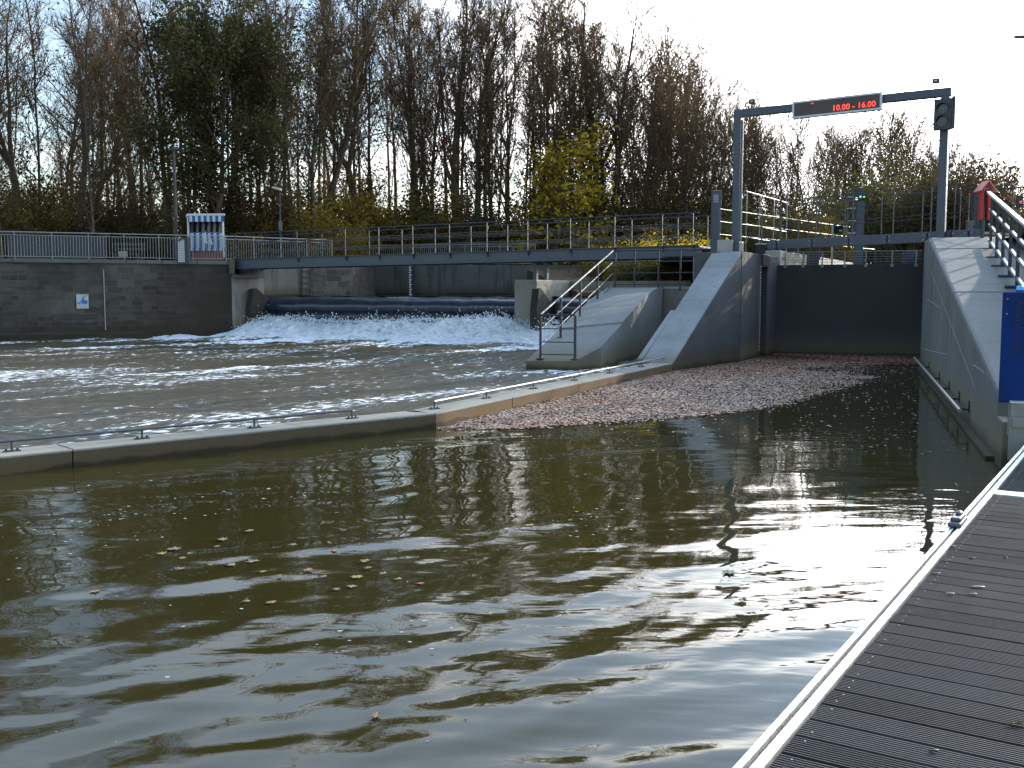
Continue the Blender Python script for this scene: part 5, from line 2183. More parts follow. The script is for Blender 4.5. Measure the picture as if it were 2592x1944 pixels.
    mb.build('walkway', M['steel_dark'], G)
    for off, lab in ((0.10, 'thin dark front railing on the lock bridge beam above the gate'), (1.3, 'thin dark rear railing of the lock bridge, behind the front one')):
        r = thing('lock_bridge_railing', lab, 'railing', (*(A + n2 * off).xy, 3.3), 'railings of the lock bridge')
        for u in (1962, 2052, 2143, 2245, 2339, 2398, 2470):
            p = on2(u) + n2 * off
            mb = MB()
            mb.beam((*p.xy, 3.26), (*p.xy, 4.42), 0.035, 0.02, up=d2)
            mb.build('post', M['rail_blue'], r)
        for h in (4.42, 4.07, 3.74):
            mb = MB()
            mb.tube([(*(A + n2 * off + d2 * 0.1).xy, h), (*(B + n2 * off).xy, h)], 0.014 if h > 4.2 else 0.009, 5)
            mb.build('rail', M['rail_blue'], r)
    # supports under it, behind the gate
    for u0, u1, Z in ((2046, 2070, 32.0), (2288, 2312, 30.4)):
        a, b = at(u0, 640, Z), at(u1, 640, Z)
        mb = MB()
        mb.box(((a.x + b.x) / 2, Z, 2.55), b.x - a.x, 0.3, 1.05)
        mb.build('support_block', M['steel_dark'], G)
    # mast with lamps and cameras
    Z = 32.6
    a, b = at(2164, 600, Z), at(2183, 600, Z)
    cx = (a.x + b.x) / 2
    zt2 = at(2173, 510, Z).z
    m = thing('equipment_mast', 'square dark mast with a cluster of lamps behind the bridge beam', 'mast', (cx, Z, 1.7))
    mb = MB()
    mb.box((cx, Z, (1.7 + zt2) / 2), b.x - a.x, 0.24, zt2 - 1.7)
    mb.build('mast_shaft', M['steel_blue'], m)
    mb = MB()
    hx = at(2168, 497, Z)
    mb.box((hx.x, Z - 0.1, hx.z), 0.30, 0.26, 0.22)
    mb.box((hx.x + 0.02, Z - 0.05, hx.z + 0.17), 0.18, 0.2, 0.14)
    mb.box((hx.x - 0.28, Z, hx.z - 0.0), 0.12, 0.16, 0.12)
    mb.tube([(hx.x - 0.28, Z, hx.z), (hx.x + 0.3, Z, hx.z - 0.02)], 0.02, 6)
    mb.build('mast_head', M['steel_dark'], m, bevel=0.02)
    for u, v, mt, r_ in ((2168, 503, 'lamp_white', 0.045), (2178, 498, 'lamp_green', 0.032), (2187, 499, 'lamp_green', 0.03)):
        p = at(u, v, Z - 0.24)
        mb = MB()
        mb.ball(p, r_, 0.03, r_, 10, 6)
        mb.build('lamp', M[mt], m, smooth=True)
    for k, v in enumerate((499, 527.5, 559, 590)):
        p, q = at(2143, v, Z), at(2163, v, Z)
        mb = MB()
        mb.box(((p.x + q.x) / 2, Z - 0.05, p.z), q.x - p.x, 0.12, 0.03)
        mb.build('rung', M['offwhite'], m)
    mb = MB()
    for u in (2144, 2157):
        p = at(u, 560, Z)
        mb.beam((p.x, Z - 0.05, 3.3), (p.x, Z - 0.05, hx.z + 0.05), 0.03, 0.03)
    mb.build('rung_rail', M['rail_grey'], m)

    # notice column and ramp railings on the lock island
    Z = 31.0
    a, b = at(1800, 600, Z), at(1823, 600, Z)
    cx = (a.x + b.x) / 2
    tpz = at(1811, 484, Z).z
    c = thing('notice_column', 'flat grey steel column carrying a small notice, left of the gantry', 'column', (cx, Z, 3.0))
    mb = MB()
    mb.box((cx, Z, (3.0 + tpz) / 2), b.x - a.x, 0.16, tpz - 3.0)
    mb.build('column_shaft', M['steel_blue'], c, bevel=0.01)
    mb = MB()
    mb.box((cx, Z, tpz + 0.012), b.x - a.x + 0.02, 0.18, 0.02)
    mb.build('column_cap', M['galv'], c)
    a2, b2 = at(1807, 493, Z - 0.1), at(1818, 513, Z - 0.1)
    mb = MB()
    mb.box(((a2.x + b2.x) / 2, Z - 0.088, (a2.z + b2.z) / 2), b2.x - a2.x, 0.012, a2.z - b2.z)
    mb.build('notice', M['notice'], c)
    mb = MB()
    for k in range(5):
        mb.box(((a2.x + b2.x) / 2, Z - 0.097, a2.z - 0.03 - k * 0.045), (b2.x - a2.x) * (0.75 - 0.1 * (k % 2)), 0.004, 0.014)
    mb.build('notice_lines', M['ink'], c)
    for v, lab in ((0, 'ramp railing with bright rails receding along the lock island behind the gantry'),):
        r = thing('ramp_railing', lab, 'railing', (6.0, 30.0, 3.05))
        q0, q1, q2 = Vector((6.02, 30.05, 0)), Vector((9.62, 34.7, 0)), Vector((14.3, 40.6, 0))
        for h in (4.26, 3.90, 3.53):
            mb = MB()
            mb.tube([(*q0.xy, h), (*q1.xy, h), (*q2.xy, h)], 0.014, 6)
            mb.build('rail', M['rail_mid'], r)
        for k in range(9):
            p = q0 + (q1 - q0) * (k / 4) if k <= 4 else q1 + (q2 - q1) * ((k - 4) / 4)
            mb = MB()
            mb.beam((*p.xy, 3.0), (*p.xy, 4.28), 0.045, 0.03)
            mb.build('post', M['rail_grey'], r)
    r = rail_run('platform_railing', 'short grey platform railing beside the ramp, right of the gantry upright',
                 [Vector((at(1888, 600, 32).x, 32, 3.0)), Vector((at(1925, 600, 33).x, 33.2, 3.0)), Vector((at(1990, 600, 36).x, 36.0, 3.0))], 1.3, [1.95, 0.95, 0.55], M['rail_grey'], 0.016, 0.035)
    # black sign on a pole
    Z = 36.0
    a, b = at(2111, 571, Z), at(2133, 592, Z)
    s = thing('lock_sign', 'small black square sign on a pale pole behind the bridge beam', 'sign', (a.x - 0.05, Z, 2.0))
    mb = MB()
    mb.box(((a.x + b.x) / 2, Z, (a.z + b.z) / 2), b.x - a.x, 0.04, a.z - b.z)
    mb.build('sign_board', M['black'], s)
    mb = MB()
    mb.tube([(a.x - 0.04, Z, 2.0), (a.x - 0.04, Z, a.z + 0.03)], 0.035, 8)
    mb.build('sign_pole', M['offwhite'], s)
    mb = MB()
    mb.box((b.x - 0.08, Z - 0.024, (a.z + b.z) / 2 - 0.03), 0.1, 0.01, 0.05)
    mb.build('white_mark', M['white'], s)
    # steel service panel on the bridge end
    Z = 29.6
    a, b = at(1755, 651, Z), at(1783, 712, Z)
    s = thing('service_panel', 'upright pale grey steel service panel under the end of the footbridge', 'panel', ((a.x + b.x) / 2, Z, b.z))
    mb = MB()
    mb.box(((a.x + b.x) / 2, Z, (a.z + b.z) / 2), b.x - a.x, 0.05, a.z - b.z)
    mb.build('panel_sheet', M['galv'], s, bevel=0.006)
    h_ = at(1776, 671, Z - 0.05)
    mb = MB()
    mb.box((h_.x, Z - 0.035, h_.z), 0.07, 0.03, 0.05)
    mb.build('panel_handle', M['black'], s)
    mb = MB()
    mb.box(((a.x + b.x) / 2, Z + 0.06, b.z - 0.3), 0.06, 0.06, 0.7)
    mb.build('panel_leg', M['steel_dark'], s)
    # dark box on the lock wall
    Z = 29.0
    a, b = at(1916, 619, Z), at(1936, 631, Z)
    s = thing('junction_box', 'small black junction box with pale lid on the left lock wall', 'box', ((a.x + b.x) / 2, Z, 2.93))
    mb = MB()
    mb.box(((a.x + b.x) / 2, Z, (a.z + 2.92) / 2), b.x - a.x, 0.2, a.z - 2.92)
    mb.build('box_body', M['black'], s)
    mb = MB()
    mb.box(((a.x + b.x) / 2, Z, a.z + 0.015), b.x - a.x + 0.03, 0.24, 0.03)
    mb.build('box_lid', M['offwhite'], s)


M['notice'] = mat_plain('notice_paper', (0.42, 0.40, 0.52), 0.6)
build_gantry()


# ------------------------------------------------------------------ trees
M['bark'] = mat_plain('bark', (0.112, 0.086, 0.060), 0.95, 0, 0.35, 5, spec=0.1)
M['bark_pale'] = mat_plain('bark_pale', (0.14, 0.125, 0.10), 0.95, 0, 0.3, 4, spec=0.1)
M['twig'] = mat_plain('twig', (0.15, 0.10, 0.062), 0.95, 0, 0.3, 3, spec=0.1)


def mat_leaf(name, cols, trans=0.4):
    b = NB(name)
    oi = b.N.new('ShaderNodeObjectInfo')
    n = b.noise(1.4, 3, 0.6)
    n2 = b.noise(11.0, 2, 0.6)
    f = b.math('ADD', b.math('MULTIPLY', n, 0.55), b.math('MULTIPLY', n2, 0.45))
    c = b.ramp(f, [(0.30, cols[0]), (0.5, cols[1]), (0.70, cols[2])])
    b.set(base=c, rough=0.7, spec=0.2)
    tr = b.N.new('ShaderNodeBsdfTranslucent')
    b.L.new(c, tr.inputs['Color'])
    mx = b.N.new('ShaderNodeMixShader')
    mx.inputs[0].default_value = trans
    b.L.new(b.p.outputs[0], mx.inputs[1])
    b.L.new(tr.outputs[0], mx.inputs[2])
    b.L.new(mx.outputs[0], b.out.inputs['Surface'])
    return b.mat


M['leaf_olive'] = mat_leaf('leaf_olive', [(0.085, 0.066, 0.020), (0.14, 0.105, 0.026), (0.23, 0.16, 0.03)])
M['leaf_dark'] = mat_leaf('leaf_dark', [(0.036, 0.040, 0.014), (0.062, 0.062, 0.019), (0.10, 0.088, 0.024)], 0.4)
M['leaf_yellow'] = mat_leaf('leaf_yellow', [(0.22, 0.18, 0.014), (0.44, 0.33, 0.018), (0.68, 0.48, 0.025)], 0.55)
M['leaf_gold'] = mat_leaf('leaf_gold', [(0.14, 0.095, 0.016), (0.29, 0.19, 0.020), (0.46, 0.29, 0.026)], 0.4)
M['leaf_brown'] = mat_leaf('leaf_brown', [(0.045, 0.030, 0.016), (0.075, 0.046, 0.02), (0.12, 0.07, 0.025)], 0.35)
M['leaf_green'] = mat_leaf('leaf_green', [(0.050, 0.052, 0.020), (0.080, 0.080, 0.026), (0.13, 0.12, 0.03)], 0.4)


class Tree:
    """grows tapered tubes (wood) and small leaf faces; root at the origin"""

    def __init__(self, seed):
        self.r = random.Random(seed)
        self.wv, self.wf = [], []       # trunk
        self.tv, self.tf = [], []       # crown wood
        self.lv, self.lf = [], []       # leaves
        self.tips = []

    def tube(self, pts, rads, n, crown):
        V, F = (self.tv, self.tf) if crown else (self.wv, self.wf)
        b = len(V)
        m = len(pts)
        for i in range(m):
            p = pts[i]
            d = pts[min(i + 1, m - 1)] - pts[max(i - 1, 0)]
            if d.length < 1e-6:
                d = Vector((0, 0, 1))
            d = d.normalized()
            ref = Vector((1, 0, 0)) if abs(d.x) < 0.8 else Vector((0, 1, 0))
            X = d.cross(ref).normalized()
            Yv = d.cross(X)
            for k in range(n):
                a = 6.2832 * k / n
                V.append(p + (X * math.cos(a) + Yv * math.sin(a)) * rads[i])
        for i in range(m - 1):
            for k in range(n):
                k2 = (k + 1) % n
                F.append((b + i * n + k, b + i * n + k2, b + (i + 1) * n + k2, b + (i + 1) * n + k))

    def limb(self, p, d, length, r0, r1, segs, wob, lift, n, crown):
        r = self.r
        pts, rads = [p.copy()], [r0]
        d = d.normalized()
        for i in range(segs):
            d = (d + Vector((r.uniform(-wob, wob), r.uniform(-wob, wob), r.uniform(-wob, wob) + lift))).normalized()
            p = p + d * (length / segs)
            pts.append(p.copy())
            rads.append(r0 + (r1 - r0) * ((i + 1) / segs) ** 0.8)
        self.tube(pts, rads, n, crown)
        return pts, rads

    def side(self, axis, ang):
        r = self.r
        axis = axis.normalized()
        ref = Vector((0, 0, 1)) if abs(axis.z) < 0.9 else Vector((1, 0, 0))
        X = axis.cross(ref).normalized()
        Yv = axis.cross(X)
        ph = r.uniform(0, 6.2832)
        return (axis * math.cos(ang) + (X * math.cos(ph) + Yv * math.sin(ph)) * math.sin(ang)).normalized()

    def leaf(self, p, s):
        r = self.r
        a = Vector((r.gauss(0, 1), r.gauss(0, 1), r.gauss(0, 1) * 0.7)).normalized()
        b = a.cross(Vector((r.gauss(0, 1), r.gauss(0, 1), r.gauss(0, 1)))).normalized()
        i = len(self.lv)
        self.lv += [p - a * s * 0.5, p + b * s * 0.36, p + a * s * 0.55, p - b * s * 0.36]
        self.lf.append((i, i + 1, i + 2, i + 3))

    def grow(self, H, r0, first=0.3, n1=22, ang=(0.5, 0.9), len1=0.28, n2=7, n3=6, lean=(0, 0), lift=0.06, wob=0.07,
             leaves=0.1, leaf_size=0.13, fork=0, twig_r=0.012, shape='cone', twig_len=0.8, leaf_low=0.0, leaf_spread=0.3):
        r = self.r
        trunks = []
        d0 = Vector((lean[0], lean[1], 1))
        if fork:
            pts, rads = self.limb(Vector((0, 0, -0.3)), d0, H * fork + 0.3, r0, r0 * 0.75, 6, wob, 0.0, 9, False)
            k = r.choice((2, 2, 3))
            for j in range(k):
                dd = self.side(pts[-1] - pts[-2], r.uniform(0.25, 0.5))
                q, s = self.limb(pts[-1], dd, H * (1 - fork) * r.uniform(0.85, 1.05), r0 * 0.62, 0.02, 9, wob * 1.2, 0.10, 7, False)
                trunks.append((q, s, 0.12))
        else:
            q, s = self.limb(Vector((0, 0, -0.3)), d0, H + 0.3, r0, 0.02, 14, wob, 0.05, 9, False)
            trunks.append((q, s, first))
        for q, s, fst in trunks:
            m = max(3, int(n1 / len(trunks)))
            for i in range(m):
                t = fst + (1 - fst) * (i + r.random()) / m
                x = t * (len(q) - 1)
                k = min(int(x), len(q) - 2)
                p = q[k].lerp(q[k + 1], x - k)
                rad = s[k] + (s[k + 1] - s[k]) * (x - k)
                ax = q[k + 1] - q[k]
                rel = (t - fst) / (1 - fst)
                if shape == 'cone':
                    L1 = H * len1 * (1.1 - 0.75 * rel)
                elif shape == 'round':
                    L1 = H * len1 * (0.55 + 0.9 * math.sin(math.pi * min(1, rel * 0.85 + 0.12)))
                else:
                    L1 = H * len1 * (0.8 - 0.3 * rel)
                L1 *= r.uniform(0.65, 1.2)
                d1 = self.side(ax, r.uniform(*ang))
                p1, s1 = self.limb(p, d1, L1, min(rad * 0.6, 0.03 + L1 * 0.013), 0.012, 5, wob * 1.6, lift, 5, True)
                for j in range(n2):
                    t2 = 0.18 + 0.82 * (j + r.random()) / n2
                    x2 = t2 * 5
                    k2 = min(int(x2), 4)
                    pp = p1[k2].lerp(p1[k2 + 1], x2 - k2)
                    d2 = self.side(p1[k2 + 1] - p1[k2], r.uniform(0.4, 0.9))
                    L2 = L1 * r.uniform(0.22, 0.45) + 0.25
                    p2, s2 = self.limb(pp, d2, L2, twig_r * 1.5, twig_r * 0.8, 3, wob * 2.2, lift * 1.2, 3, True)
                    for l in range(n3):
                        x3 = r.uniform(0.15, 1.0) * 3
                        k3 = min(int(x3), 2)
                        p3 = p2[k3].lerp(p2[k3 + 1], x3 - k3)
                        d3 = self.side(p2[k3 + 1] - p2[k3], r.uniform(0.3, 0.9))
                        q3, _ = self.limb(p3, d3, twig_len * r.uniform(0.4, 1.1), twig_r, twig_r * 0.5, 2, wob * 2.5, lift, 3, True)
                        lw = leaves + leaf_low * max(0, 1 - rel * 1.6)
                        nl = int(lw) + (1 if r.random() < lw - int(lw) else 0)
                        for _k in range(nl):
                            c = q3[r.choice((1, 2))] + Vector((r.uniform(-1, 1), r.uniform(-1, 1), r.uniform(-1, 1))) * leaf_spread
                            self.leaf(c, leaf_size * r.uniform(0.7, 1.35))
        return self

    def mesh(self, name, barkm, twigm, leafm, label, cat, group):
        t = thing(name, label, cat, (0, 0, 0), group)
        if self.wv:
            o = np_mesh('trunk', np.array([tuple(v) for v in self.wv]), np.array(self.wf), barkm, t, smooth=True)
        V = [tuple(v) for v in self.tv] + [tuple(v) for v in self.lv]
        nb = len(self.tv)
        F = self.tf + [tuple(nb + i for i in f) for f in self.lf]
        mi = [0] * len(self.tf) + [1] * len(self.lf)
        np_mesh('crown', np.array(V), np.array(F), [twigm, leafm], t, midx=mi)
        return t


def bush(seed, rad, h, leafm, name, label, group, n=34, leaves=17, size=0.125):
    t = Tree(seed)
    r = t.r
    for i in range(n):
        a, q = r.uniform(0, 6.28), rad * 0.35 * math.sqrt(r.random())
        d = Vector((math.cos(a) * r.uniform(0.1, 0.9), math.sin(a) * r.uniform(0.1, 0.9), 1))
        p1, s1 = t.limb(Vector((math.cos(a) * q, math.sin(a) * q, -0.2)), d, h * r.uniform(0.6, 1.1), 0.03, 0.008, 6, 0.16, 0.02, 4, i > 5)
        for j in range(9):
            x = r.uniform(0.2, 1) * 6
            k = min(int(x), 5)
            pp = p1[k].lerp(p1[k + 1], x - k)
            q2, _ = t.limb(pp, t.side(p1[k + 1] - p1[k], r.uniform(0.4, 1.0)), rad * r.uniform(0.2, 0.5), 0.011, 0.006, 3, 0.2, 0.02, 3, True)
            for l in range(leaves):
                c = q2[r.choice((1, 2, 3))] + Vector((r.gauss(0, 1), r.gauss(0, 1), r.gauss(0, 1))) * 0.16
                t.leaf(c, size * r.uniform(0.6, 1.3))
    return t.mesh(name, M['bark'], M['twig'], leafm, label, 'bush', group)


PRO = {}


def proto(key, t, *a):
    PRO[key] = t.mesh(*a)
    PRO[key + '_used'] = False
    return PRO[key]


def place(key, loc, rz=0.0, sc=1.0, label=None, group=None):
    p = PRO[key]
    if not PRO[key + '_used']:
        PRO[key + '_used'] = True
        p.location = loc
        p.rotation_euler = (0, 0, rz)
        p.scale = sc if hasattr(sc, '__len__') else (sc, sc, sc)
        if label: p['label'] = label
        if group: p['group'] = group
        return p
    return copy_thing(p, loc, rz, sc, label, group)


def build_trees():
    GRP = 'bare trees of the riverside wood'
    for i, sd in enumerate((11, 12, 13, 14)):
        proto('tall%d' % i, Tree(sd).grow(17.5, 0.22 if i % 2 else 0.16, 0.24, 28, (0.35, 0.8), 0.22, 8, 6, lift=0.09, leaves=0.05, twig_r=0.013, leaf_low=0.5),
              'tall_tree', M['bark'], M['twig'], M['leaf_olive'], 'tall straight dark trunked tree, nearly bare, standing in the wood', 'tree', GRP)
    for i, sd in enumerate((21, 22, 23)):
        proto('fork%d' % i, Tree(sd).grow(17, 0.25, 0.2, 28, (0.5, 1.0), 0.26, 7, 5, fork=0.34, lift=0.05, wob=0.12, leaves=0.06, twig_r=0.013, leaf_low=0.3),
              'forked_tree', M['bark'], M['twig'], M['leaf_olive'], 'forked dark tree with crooked bare limbs, standing in the wood', 'tree', GRP)
    for i, sd in enumerate((31, 32, 33, 34)):
        proto('slim%d' % i, Tree(sd).grow(13.5, 0.075, 0.10, 26, (0.4, 0.9), 0.17, 7, 5, lift=0.10, wob=0.08, leaves=0.35, twig_r=0.011, leaf_low=1.2, shape='col', twig_len=0.6),
              'slim_tree', M['bark_pale'] if i % 2 else M['bark'], M['twig'], M['leaf_green' if i % 2 else 'leaf_olive'], 'slim young tree with a few olive leaves left, in the wood', 'tree', GRP)
    for i, sd in enumerate((41, 42, 43)):
        proto('broom%d' % i, Tree(sd).grow(9.5, 0.12, 0.12, 30, (0.35, 0.75), 0.33, 7, 5, lift=0.10, wob=0.10, leaves=0.4, twig_r=0.012, shape='round', twig_len=0.7, leaf_low=0.7, leaf_size=0.12),
              'broom_tree', M['bark'], M['twig'], M['leaf_olive'], 'broom shaped brownish tree with thinning leaves, behind the lock', 'tree', 'trees behind the lock')
    proto('dense', Tree(51).grow(12.3, 0.25, 0.26, 40, (0.6, 1.25), 0.31, 9, 7, lift=0.02, wob=0.14, leaves=11.0, twig_r=0.014, shape='round', leaf_size=0.18, leaf_spread=0.55),
          'leafy_oak', M['bark'], M['twig'], M['leaf_dark'], 'broad tree still in dense dark green leaf, above the striped beach chair', 'tree', None)
    proto('dense2', Tree(52).grow(16, 0.26, 0.35, 30, (0.5, 1.1), 0.25, 8, 6, lift=0.04, wob=0.12, leaves=1.8, twig_r=0.014, shape='round', leaf_size=0.15, leaf_spread=0.4),
          'leafy_tree', M['bark'], M['twig'], M['leaf_dark'], 'tall tree with half thinned dark green crown right of the dense oak', 'tree', None)
    proto('maple', Tree(61).grow(5.6, 0.10, 0.03, 30, (0.6, 1.25), 0.40, 6, 5, lift=0.0, wob=0.16, leaves=2.7, twig_r=0.011, shape='col', leaf_size=0.18, leaf_spread=0.28, twig_len=0.6),
          'yellow_maple', M['bark'], M['twig'], M['leaf_yellow'], 'small maple in bright yellow leaf behind the footbridge railing', 'tree', None)
    bl = (('gold', 'leaf_gold', 'golden brown bush of undergrowth at the edge of the wood'), ('olive', 'leaf_olive', 'olive green bush of undergrowth at the edge of the wood'),
          ('brown', 'leaf_brown', 'rusty brown bush of undergrowth at the edge of the wood'), ('green', 'leaf_green', 'dull green bush of undergrowth at the edge of the wood'), ('yellow', 'leaf_yellow', 'bright yellow leaved bush on the bank under the footbridge'))
    for i, sd in enumerate((81, 82, 83)):
        proto('pole%d' % i, Tree(sd).grow(17, (0.15, 0.20, 0.12)[i], 0.50, 16, (0.3, 0.65), 0.17, 6, 5, lift=0.10, wob=0.035, leaves=0.05, twig_r=0.013, leaf_low=0.1),
              'pole_tree', M['bark'], M['twig'], M['leaf_olive'], 'straight bare trunk without low branches, one of many in the wood', 'tree', GRP)
    for i, (k, m, lab) in enumerate(bl):
        PRO['b_' + k] = bush(70 + i, 2.1, 3.6, M[m], 'bush', lab, 'bushes along the wood')
        PRO['b_' + k + '_used'] = False

    rng = random.Random(77)
    Gz = GZ - 0.02

    def put(key, u, Z, sc=1.0, rz=None, label=None, group=None):
        x = (u - 1296) / FPX * Z
        if -8.9 < x < 9.5 and Z < 58.5 and key != 'maple':        # nothing grows in the water above the weir
            Z = 57.5 + (Z - 46) * 0.12
            x = (u - 1296) / FPX * Z
        return place(key, (x, Z, Gz), rng.uniform(0, 6.28) if rz is None else rz, sc, label, group)
    # landmark trees, one by one
    put('dense', 552, 49.5, 0.84, 0.4, 'broad tree still in dense dark green leaf, above the striped beach chair')
    put('dense2', 815, 55, 0.98, 1.0, 'tall tree with half thinned dark green crown right of the dense leafy tree')
    put('maple', 1400, 55.6, (1.55, 1.55, 1.14), 2.0)
    put('fork0', 72, 50, 0.84, 0.3, 'forked crooked dark tree above the dark shed, near the far left edge')
    put('fork1', 175, 52, 0.86, 1.5, 'leaning forked dark tree between the dark shed and the dense leafy tree')
    put('tall1', 8, 47, 0.9, 0.2, 'tall thick trunk at the very left edge of the wood')
    put('tall3', 1153, 57, 1.0, 2.2, 'thickest straight tall trunk left of the yellow maple, its crown out of the picture')
    put('tall1', 1204, 58, 0.97, 4.0, 'tall trunk close beside the thickest one, left of the yellow maple')
    put('fork2', 1500, 60, 1.0, 2.6, 'crooked spreading bare tree just behind the yellow maple')
    put('slim1', 247, 48, 1.0, 1.0, 'slim pale trunk standing alone behind the quay railing, left of the wooden pole')
    prof = [(1330, -90), (1450, 20), (1550, 110), (1640, 185), (1700, 230), (1800, 270), (1900, 300), (2000, 330), (2120, 345), (2200, 345), (2280, 300), (2330, 370), (2430, 400), (2500, 430), (2600, 470), (2750, 480)]

    def top_v(u):
        for (a, va), (b, vb) in zip(prof, prof[1:]):
            if a <= u <= b:
                return va + (vb - va) * (u - a) / (b - a)
        return 480
    # the wood, in depth
    keys_t = ['tall0', 'tall1', 'tall2', 'tall3', 'fork0', 'fork1', 'fork2']
    lab_t = {'tall': 'tall straight dark trunked tree, nearly bare, one of many in the wood', 'fork': 'forked dark tree with crooked bare limbs, one of many in the wood',
             'slim': 'slim young tree with a few olive leaves left, one of many in the wood', 'broo': 'broom shaped brownish tree with thinning leaves, one of many behind the lock'}
    n = 0
    for row, (Z0, dz, cnt) in enumerate(((54, 3, 9), (61, 4, 10), (70, 6, 9))):
        for i in range(cnt):
            u = -140 + (1720 + 140) * (i + rng.uniform(0.1, 0.9)) / cnt
            Z = Z0 + rng.uniform(-dz, dz)
            k = rng.choice(keys_t if rng.random() < 0.55 else keys_t[:4])
            # the tree tops fall away toward the right
            f = 1.0
            sc = rng.uniform(0.70, 0.93) * f * (1.0 + 0.10 * row)
            if u > 1400 and i % 2 == 0:
                continue
            if u > 1330:
                sc = min(sc, ((740 - top_v(u)) / FPX * Z + CAM_H - Gz) / 18.2 * rng.uniform(0.86, 1.04))
            put(k, u, Z, (sc, sc, sc), None, lab_t[k[:4]], GRP)
    for i in range(44):
        u = -120 + 1880 * (i + rng.uniform(0, 1)) / 44
        Z = rng.uniform(50, 66)
        k = 'slim%d' % rng.randint(0, 3)
        sc = rng.uniform(0.75, 1.25) * (1.0 if u < 1400 else 0.9)
        put(k, u, Z, sc, None, lab_t['slim'], GRP)
    for i in range(52):
        u = 250 + 1480 * (i + rng.uniform(0, 1)) / 52
        Z = rng.uniform(57, 76)
        sc = rng.uniform(0.72, 0.97) * Z / 62
        if u > 1330:
            sc = min(sc, ((740 - top_v(u)) / FPX * Z + CAM_H - Gz) / 17.5 * rng.uniform(0.85, 1.03))
        put('pole%d' % rng.randint(0, 2), u, Z, sc, None, 'straight bare trunk without low branches, one of many in the wood', GRP)
    # behind the lock: lower, brushy, falling to the right edge
    for row, (Z0, cnt) in enumerate(((62, 26), (72, 22))):
        for i in range(cnt):
            u = 1600 + 1120 * (i + rng.uniform(0.1, 0.9)) / cnt
            Z = Z0 + rng.uniform(-4, 4)
            hgt = (740 - top_v(min(u, 2750))) / FPX * Z + CAM_H - Gz
            k = 'broom%d' % rng.randint(0, 2)
            put(k, u, Z, hgt / 10.2 * rng.uniform(0.78, 1.03), None, lab_t['broo'], 'trees behind the lock')
    for i in range(14):
        u = 1350 + 330 * (i + rng.uniform(0.1, 0.9)) / 14
        Z = rng.uniform(55, 68)
        hgt = (740 - top_v(u)) / FPX * Z + CAM_H - Gz
        put('slim%d' % rng.randint(0, 3), u, Z, hgt / 14.0 * rng.uniform(0.85, 1.03), None, lab_t['slim'], GRP)
    for i in range(16):
        u = 1640 + 760 * (i + rng.uniform(0.1, 0.9)) / 16
        Z = rng.uniform(58, 72)
        hgt = (740 - top_v(u)) / FPX * Z + CAM_H - Gz
        put('slim%d' % rng.randint(0, 3), u, Z, hgt / 13.5 * rng.uniform(0.8, 1.1), None, lab_t['slim'], GRP)
    # undergrowth
    lab_b = {k: l for k, m, l in bl}
    for i in range(84):
        u = -60 + 2700 * (i + rng.uniform(0, 1)) / 84
        Z = rng.uniform(50, 60) if u < 1650 else rng.uniform(50, 64)
        if u > 2320:
            Z = rng.uniform(38, 55)
        k = rng.choice(['gold', 'brown', 'olive', 'brown', 'green', 'olive', 'green'] if u < 1500 else ['olive', 'gold', 'olive', 'brown', 'green'])
        if 640 < u < 1010 and rng.random() < 0.6:
            k = 'gold'
        if 690 < u < 980 and rng.random() < 0.22:
            k = 'yellow'
        s = rng.uniform(0.65, 1.35) * (0.62 if u > 2280 else 1.0)
        if 250 < u < 640 and Z < 54:
            s *= 0.8
        tall = 1.0
        if i % 6 == 0 and u < 1650:
            Z += 9
            tall = rng.uniform(1.4, 2.0)
            k = rng.choice(['brown', 'olive', 'green'])
        put('b_' + k, u, Z, (s * 1.15, s * 1.15, s * tall), None, lab_b[k] if k != 'yellow' else 'bright yellow bush in the undergrowth beyond the footbridge railing', 'bushes along the wood')
    # tall bushes on the landward bank, right of the lock
    for x, Z, s, k in ((12.9, 33.5, 0.86, 'green'), (14.0, 32.6, 0.84, 'brown'), (14.6, 34.6, 0.88, 'brown'), (13.6, 35.2, 0.92, 'green'), (15.8, 33.5, 0.66, 'olive'), (17.2, 30.5, 0.55, 'green'), (15.6, 36.5, 0.62, 'brown'), (18.8, 34.5, 0.55, 'green'), (19.4, 30.0, 0.6, 'olive'), (15.2, 38.0, 0.9, 'green')):
        lab = {'green': 'dull green bush on the landward bank right of the lock', 'olive': 'olive bush on the landward bank right of the lock', 'brown': 'rusty bush on the landward bank right of the lock'}[k]
        place('b_' + k, (x, Z, Gz), rng.uniform(0, 6), (s, s, s), lab, 'bushes on the landward bank')
    # yellow bank under the bridge, between pier and lock
    for u, Z, s, k in ((1545, 45, 0.62, 'olive'), (1590, 44, 0.7, 'yellow'), (1640, 46, 0.75, 'brown'), (1680, 43, 0.7, 'yellow'), (1720, 44, 0.75, 'yellow'), (1560, 49, 0.9, 'brown'), (1700, 49, 0.9, 'gold'), (1620, 42, 0.5, 'green')):
        x = (u - 1296) / FPX * Z
        lab = {'yellow': 'bright yellow leaved bush on the bank under the footbridge', 'olive': 'low olive bush on the bank under the footbridge', 'brown': 'rusty bush on the bank under the footbridge',
               'gold': 'golden bush on the bank under the footbridge', 'green': 'low dull green bush on the bank under the footbridge'}[k]
        place('b_' + k, (x, Z, 2.15), rng.uniform(0, 6), (s, s, s * 0.75), lab, 'bushes on the bank under the footbridge')


build_trees()


